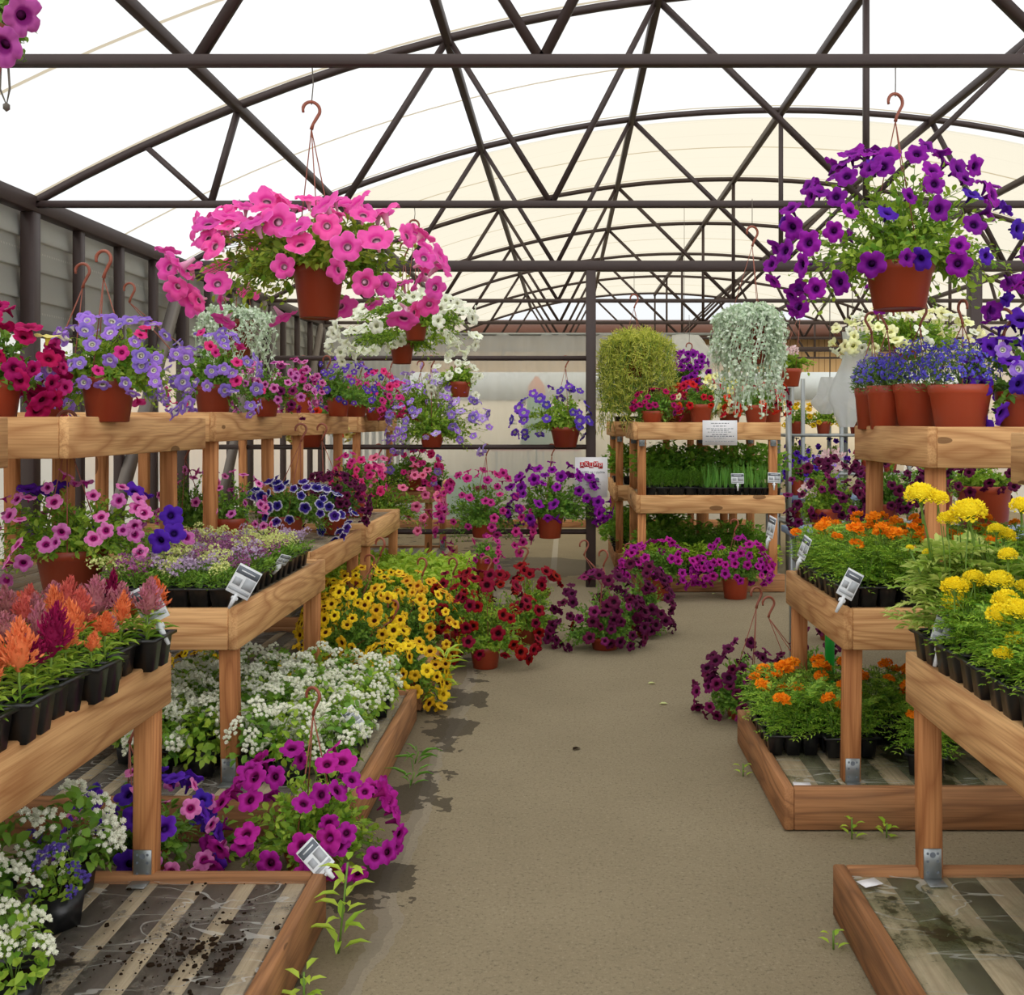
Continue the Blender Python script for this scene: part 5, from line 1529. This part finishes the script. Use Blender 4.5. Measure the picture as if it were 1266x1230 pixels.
# ------------------------------------------------------------------ notices and tags
def text(name, s, size, mat, parent, loc, rot=(PI / 2, 0, 0)):
    cu = bpy.data.curves.new(name, 'FONT')
    cu.body = s; cu.size = size; cu.align_x = 'CENTER'; cu.align_y = 'CENTER'; cu.extrude = .0005
    cu.materials.append(mat)
    tmp = bpy.data.objects.new(name, cu); COL.objects.link(tmp)
    bpy.context.view_layer.update()
    me = bpy.data.meshes.new_from_object(tmp.evaluated_get(bpy.context.evaluated_depsgraph_get()))
    bpy.data.objects.remove(tmp)
    return link(name, me, parent, loc, rot)
Yp = Y3 - .055
c = at(731, 590, Yp)
ps = thing('poster', 'white poster with red lettering taped to the dark post', 'poster', tuple(c))
add('sheet', boxpart((-.137, -.002, -.17), (.137, .002, .17)), M['paper'], ps)
for i, ch in enumerate('АКЦИЯ'):
    x = -.078 + i * .039; zz = .098 + (.006, .014, .004, .013, -.001)[i]
    bl = add('red_block', boxpart((x - .019, -.004, zz - .024), (x + .019, -.0025, zz + .024)), M['redink'], ps)
    text('letter', ch, .046, M['paper'], bl, (x, -.0052, zz))
text('lettering', 'КАШПО за 1 рубль', .026, M['ink'], ps, (0, -.004, .042))
for x, m in ((-.02, 'greenink'), (.05, 'ink')):
    add('plant_picture', lathe([(.001, -.0005), (.018, -.0005), (.018, .0005), (.001, .0005)], 12), M[m], ps, loc=(x, -.004, -.02), rot=(PI / 2, 0, 0))
text('lettering', 'при покупке', .022, M['ink'], ps, (.015, -.004, -.062))
text('lettering', 'растений', .022, M['ink'], ps, (.03, -.004, -.095))

c = at(890, 535, 8.405)
nt = thing('paper_notice', 'white printed paper notice fixed to the herb rack top board', 'notice', tuple(c))
add('sheet', boxpart((-.142, -.001, -.102), (.142, .001, .102)), M['paper'], nt)
for i, (z, w, m) in enumerate([(.078, .15, 'greyink'), (.055, .11, 'ink'), (.034, .22, 'greyink'), (.02, .14, 'ink'), (.006, .2, 'greyink'), (-.014, .13, 'ink'), (-.028, .23, 'ink'), (-.042, .1, 'greyink'), (-.07, .24, 'greyink')]):
    segs = []
    rr = random.Random(i)
    x = -w / 2
    while x < w / 2:
        l = rr.uniform(.012, .03); segs.append((*boxpart((x, -.0018, z - .003), (min(x + l, w / 2), -.0012, z + .003)), 0)); x += l + .006
    add('text_line', segs, M[m], nt)

def price_tag(label, p, w, h, rot, stalk=.05):
    t = thing('price_tag', label, 'price tag', tuple(p), 0, 'clip-on price tags')
    t.rotation_euler = rot
    cd = add('card', boxpart((-w / 2, -.001, 0), (w / 2, .001, h), .0005), M['card'], t)
    add('header_band', boxpart((-w / 2 + .002, -.0018, h * .68), (w / 2 - .002, -.0011, h * .93)), M['ink'], cd)
    add('header_line', boxpart((-w * .3, -.0024, h * .79), (w * .3, -.0019, h * .83)), M['card'], cd)
    add('text_panel', boxpart((w * .02, -.0018, h * .27), (w / 2 - .004, -.0011, h * .64)), M['greyink'], cd)
    add('text_line', boxpart((-w * .4, -.0018, h * .3), (-w * .08, -.0011, h * .55)), M['greyink'], cd)
    add('footer_band', boxpart((-w / 2 + .004, -.0018, h * .1), (w / 2 - .004, -.0011, h * .2)), M['greyink'], cd)
    add('clip', [(*tube([(0, 0, .004), (0, -.004, -stalk * .4), (0, 0, -stalk)], [.006, .008, .005], 8), 0), (*boxpart((-.012, -.006, -stalk * .35), (.012, .006, -stalk * .1), .003), 0)], M['card'], t)
price_tag('tilted price tag clipped to the celosia packs', at(195, 768, 2.8), .07, .105, (-.15, -.45, .2), .07)
price_tag('diamond tilted price tag with dark header at the alyssum tray corner', at(292, 736, 3.56), .085, .105, (-.1, .5, .1), .05)
price_tag('price tag clipped halfway along the alyssum tray edge', at(346, 698, 4.15), .05, .05, (.6, .3, .9), .05)
price_tag('tilted price tag on the near corner of the waist-high orange marigolds', at(1043, 738, 3.56), .06, .1, (-.2, .5, -.1), .06)
price_tag('price tag halfway along the waist-high orange marigold edge', at(990, 690, 4.0), .055, .09, (-.2, .3, -1.25), .05)
price_tag('price tag at the far corner of the waist-high orange marigolds', at(951, 664, 4.4), .055, .09, (-.1, .2, -1.2), .05)
price_tag('tilted price tag on the yellow marigold packs', at(1163, 797, 2.72), .06, .1, (-.2, .3, -.2), .06)
price_tag('fallen price tag at the corner of the near stained deck', at(404, 1076, 2.84), .06, .1, (-.8, -.7, .5), .03)
price_tag('first small price tag in the green onions', at(912, 598, 8.42), .105, .085, (-.15, 0, 0), .06)
price_tag('second small price tag at the corner of the green onions', at(957, 597, 8.42), .105, .085, (-.15, .05, 0), .06)
price_tag('price tag poking out of the white ageratums', at(444, 898, 3.7), .05, .08, (-.5, -.6, .4), .05)

# ------------------------------------------------------------------ weeds, crumbs, small litter
def weed(label, x, y, h, n, ll, lw, mat, seed, lean=0.0):
    r = np.random.default_rng(seed)
    zz = np.linspace(.05, 1, n) * h
    az = np.arange(n) * 2.4
    ax = lean * zz
    P = np.stack([ax + .012 * np.cos(az), .012 * np.sin(az), zz], 1)
    D = norm(np.stack([np.cos(az), np.sin(az), r.uniform(.2, .9, n)], 1))
    t = thing('weed', label, 'weed', (x, y, 0))
    add('foliage', [(*leaves(P, D, np.array([[0, 0, 1.]] * n) + .01, ll * r.uniform(.6, 1.2, n), ll * lw, .1, .3), 0)], M[mat], t)
    v, f = tube([(0, 0, 0), (lean * h * .5, 0, h * .5), (lean * h, 0, h)], .003, 5)
    add('stem', (v, f), M['stem'], t)
weed('leafy green weed growing against the side of the near stained deck', -.6, 2.7, .24, 20, .07, .32, 'lime', 1, .1)
weed('low weed lower down the side of the near stained deck', -.62, 2.42, .1, 12, .05, .4, 'lime', 2)
weed('leafy weed beside the violet petunias on the floor', -1.1, 3.28, .14, 12, .06, .6, 'mid', 3)
weed('bushy green weed by the yellow calibrachoas at the deck corner', -.64, 5.0, .28, 40, .1, .22, 'lime', 4, .2)
weed('thin grass tuft along the ageratum deck edge', -.62, 4.2, .05, 10, .09, .05, 'chive', 5, .3)
weed('second grass tuft further down the ageratum deck edge', -.6, 3.95, .05, 9, .09, .05, 'chive', 6, .3)
weed('tiny weed at the foot of the low end board', .96, 3.44, .07, 8, .04, .45, 'lime', 7)
weed('second tiny weed along the foot of the low end board', 1.08, 3.45, .05, 8, .04, .5, 'lime', 8)
weed('tiny weed by the side of the mossy deck', .71, 2.72, .05, 6, .03, .5, 'lime', 9)
weed('tiny weed at the corner side of the orange marigold deck', .70, 4.05, .05, 6, .03, .5, 'lime', 10)
r = np.random.default_rng(77)
for i, (px, py) in enumerate([(815, 871), (801, 846), (880, 735), (708, 928)]):
    Yq = EYE * FPX / (py - CY)
    o = add('fallen_petal', [(*leaves(np.array([(0, 0, .004)]), np.array([(1., .3 * i, .08)]), np.array([(0, 0, 1.)]), .045, .03, .1, .1), 0)], M['f_white'] if i < 3 else M['soil'], loc=((px - CX) * Yq / FPX, Yq, 0))
    tag(o, ['white fallen petal in the middle of the aisle', 'smaller white petal behind the first on the aisle', 'white petal near the magenta petunia', 'dark dry leaf in the centre of the aisle'][i], 'petal')
# soil crumbs on the near stained deck
P = []
parts = []
for i in range(420):
    x = -.78 - abs(r.normal()) * .16; y = 2.42 + r.normal() * .06 if i % 3 else 2.5 + r.normal() * .16
    if i > 330: x = -1.0 + r.normal() * .2; y = 2.6 + r.normal() * .12
    s = .0018 + .0075 * r.uniform() ** 5
    V, F = lathe([(.001, 0), (s, s * .2), (s * .8, s * .8), (.001, s)], 6)
    V = V * r.uniform(.6, 1.5, 3)
    parts.append((V + np.array([min(x, -.72), min(y, 2.8), .137]), F, 0))
o = add('dirt', parts, M['soil']); o['kind'] = 'stuff'; tag(o, 'crumbs of potting soil scattered over the near stained deck', 'soil')
o = add('paper_scrap', boxpart((-.03, -.02, 0), (.03, .02, .001)), M['paper'], loc=(.83, 2.8, .141), rot=(0, 0, .4)); tag(o, 'white paper scrap at the corner of the mossy deck', 'paper')
o = add('paper_scrap', boxpart((-.03, -.02, 0), (.03, .02, .001)), M['paper'], loc=(.82, 3.56, .141), rot=(0, 0, -.1)); tag(o, 'white paper scrap at the corner of the orange marigold deck', 'paper')
lp = thing('wire_loop', 'dark cord loop with a knot hanging in the top corner', 'cord', tuple(at(8, 76, 3.77)))
add('cord', tube([(-.02, 0, .02), (-.024, 0, -.1), (.0, 0, -.16), (.012, 0, -.1), (.004, 0, .02)], .004, 6), M['wire'], lp)
add('knot', lathe([(.001, -.02), (.012, -.01), (.012, .006), (.001, .015)], 10), M['wire'], lp, loc=(.0, 0, -.165))

# ------------------------------------------------------------------ camera, sky, view
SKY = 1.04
cam = bpy.data.cameras.new('camera'); co_ = bpy.data.objects.new('camera', cam); COL.objects.link(co_)
cam.sensor_width = 36.0; cam.sensor_fit = 'HORIZONTAL'; cam.lens = 36.0 * FPX / 1266.0
cam.shift_x = (633 - CX) / 1266.0; cam.shift_y = (CY - 615) / 1266.0
co_.location = (0, 0, EYE); co_.rotation_euler = (PI / 2, 0, 0)
cam.clip_start = .05
scene.camera = co_
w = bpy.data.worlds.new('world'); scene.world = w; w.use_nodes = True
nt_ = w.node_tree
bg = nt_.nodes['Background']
def wn(typ, **k):
    n_ = nt_.nodes.new(typ)
    for a, b in k.items(): setattr(n_, a, b)
    return n_
tc = wn('ShaderNodeTexCoord'); sp_ = wn('ShaderNodeSeparateXYZ'); rp = wn('ShaderNodeValToRGB')
nt_.links.new(tc.outputs['Generated'], sp_.inputs[0]); nt_.links.new(sp_.outputs[2], rp.inputs[0])
e = rp.color_ramp.elements
e[0].position = 0.0; e[0].color = (.90, .94, .97, 1); e[1].position = .5; e[1].color = (1.0, .985, .96, 1)
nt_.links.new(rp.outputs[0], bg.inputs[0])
# extra sky brightness added at the open entrance end to light camera-facing surfaces
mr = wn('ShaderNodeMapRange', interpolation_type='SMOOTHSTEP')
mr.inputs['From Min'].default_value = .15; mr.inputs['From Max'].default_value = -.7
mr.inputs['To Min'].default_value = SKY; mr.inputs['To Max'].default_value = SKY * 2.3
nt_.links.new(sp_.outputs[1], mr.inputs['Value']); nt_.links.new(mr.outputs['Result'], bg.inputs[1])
sun = bpy.data.lights.new('sun', 'SUN'); so_ = bpy.data.objects.new('sun', sun); COL.objects.link(so_)
sun.energy = .9; sun.angle = math.radians(50); sun.color = (1, .95, .86)
so_.rotation_euler = Euler((math.radians(28), math.radians(-14), 0))
scene.view_settings.view_transform = 'Standard'
scene.view_settings.look = 'None'
scene.view_settings.exposure = 0.0
scene.view_settings.gamma = 1.0
scene.view_settings.use_curve_mapping = False
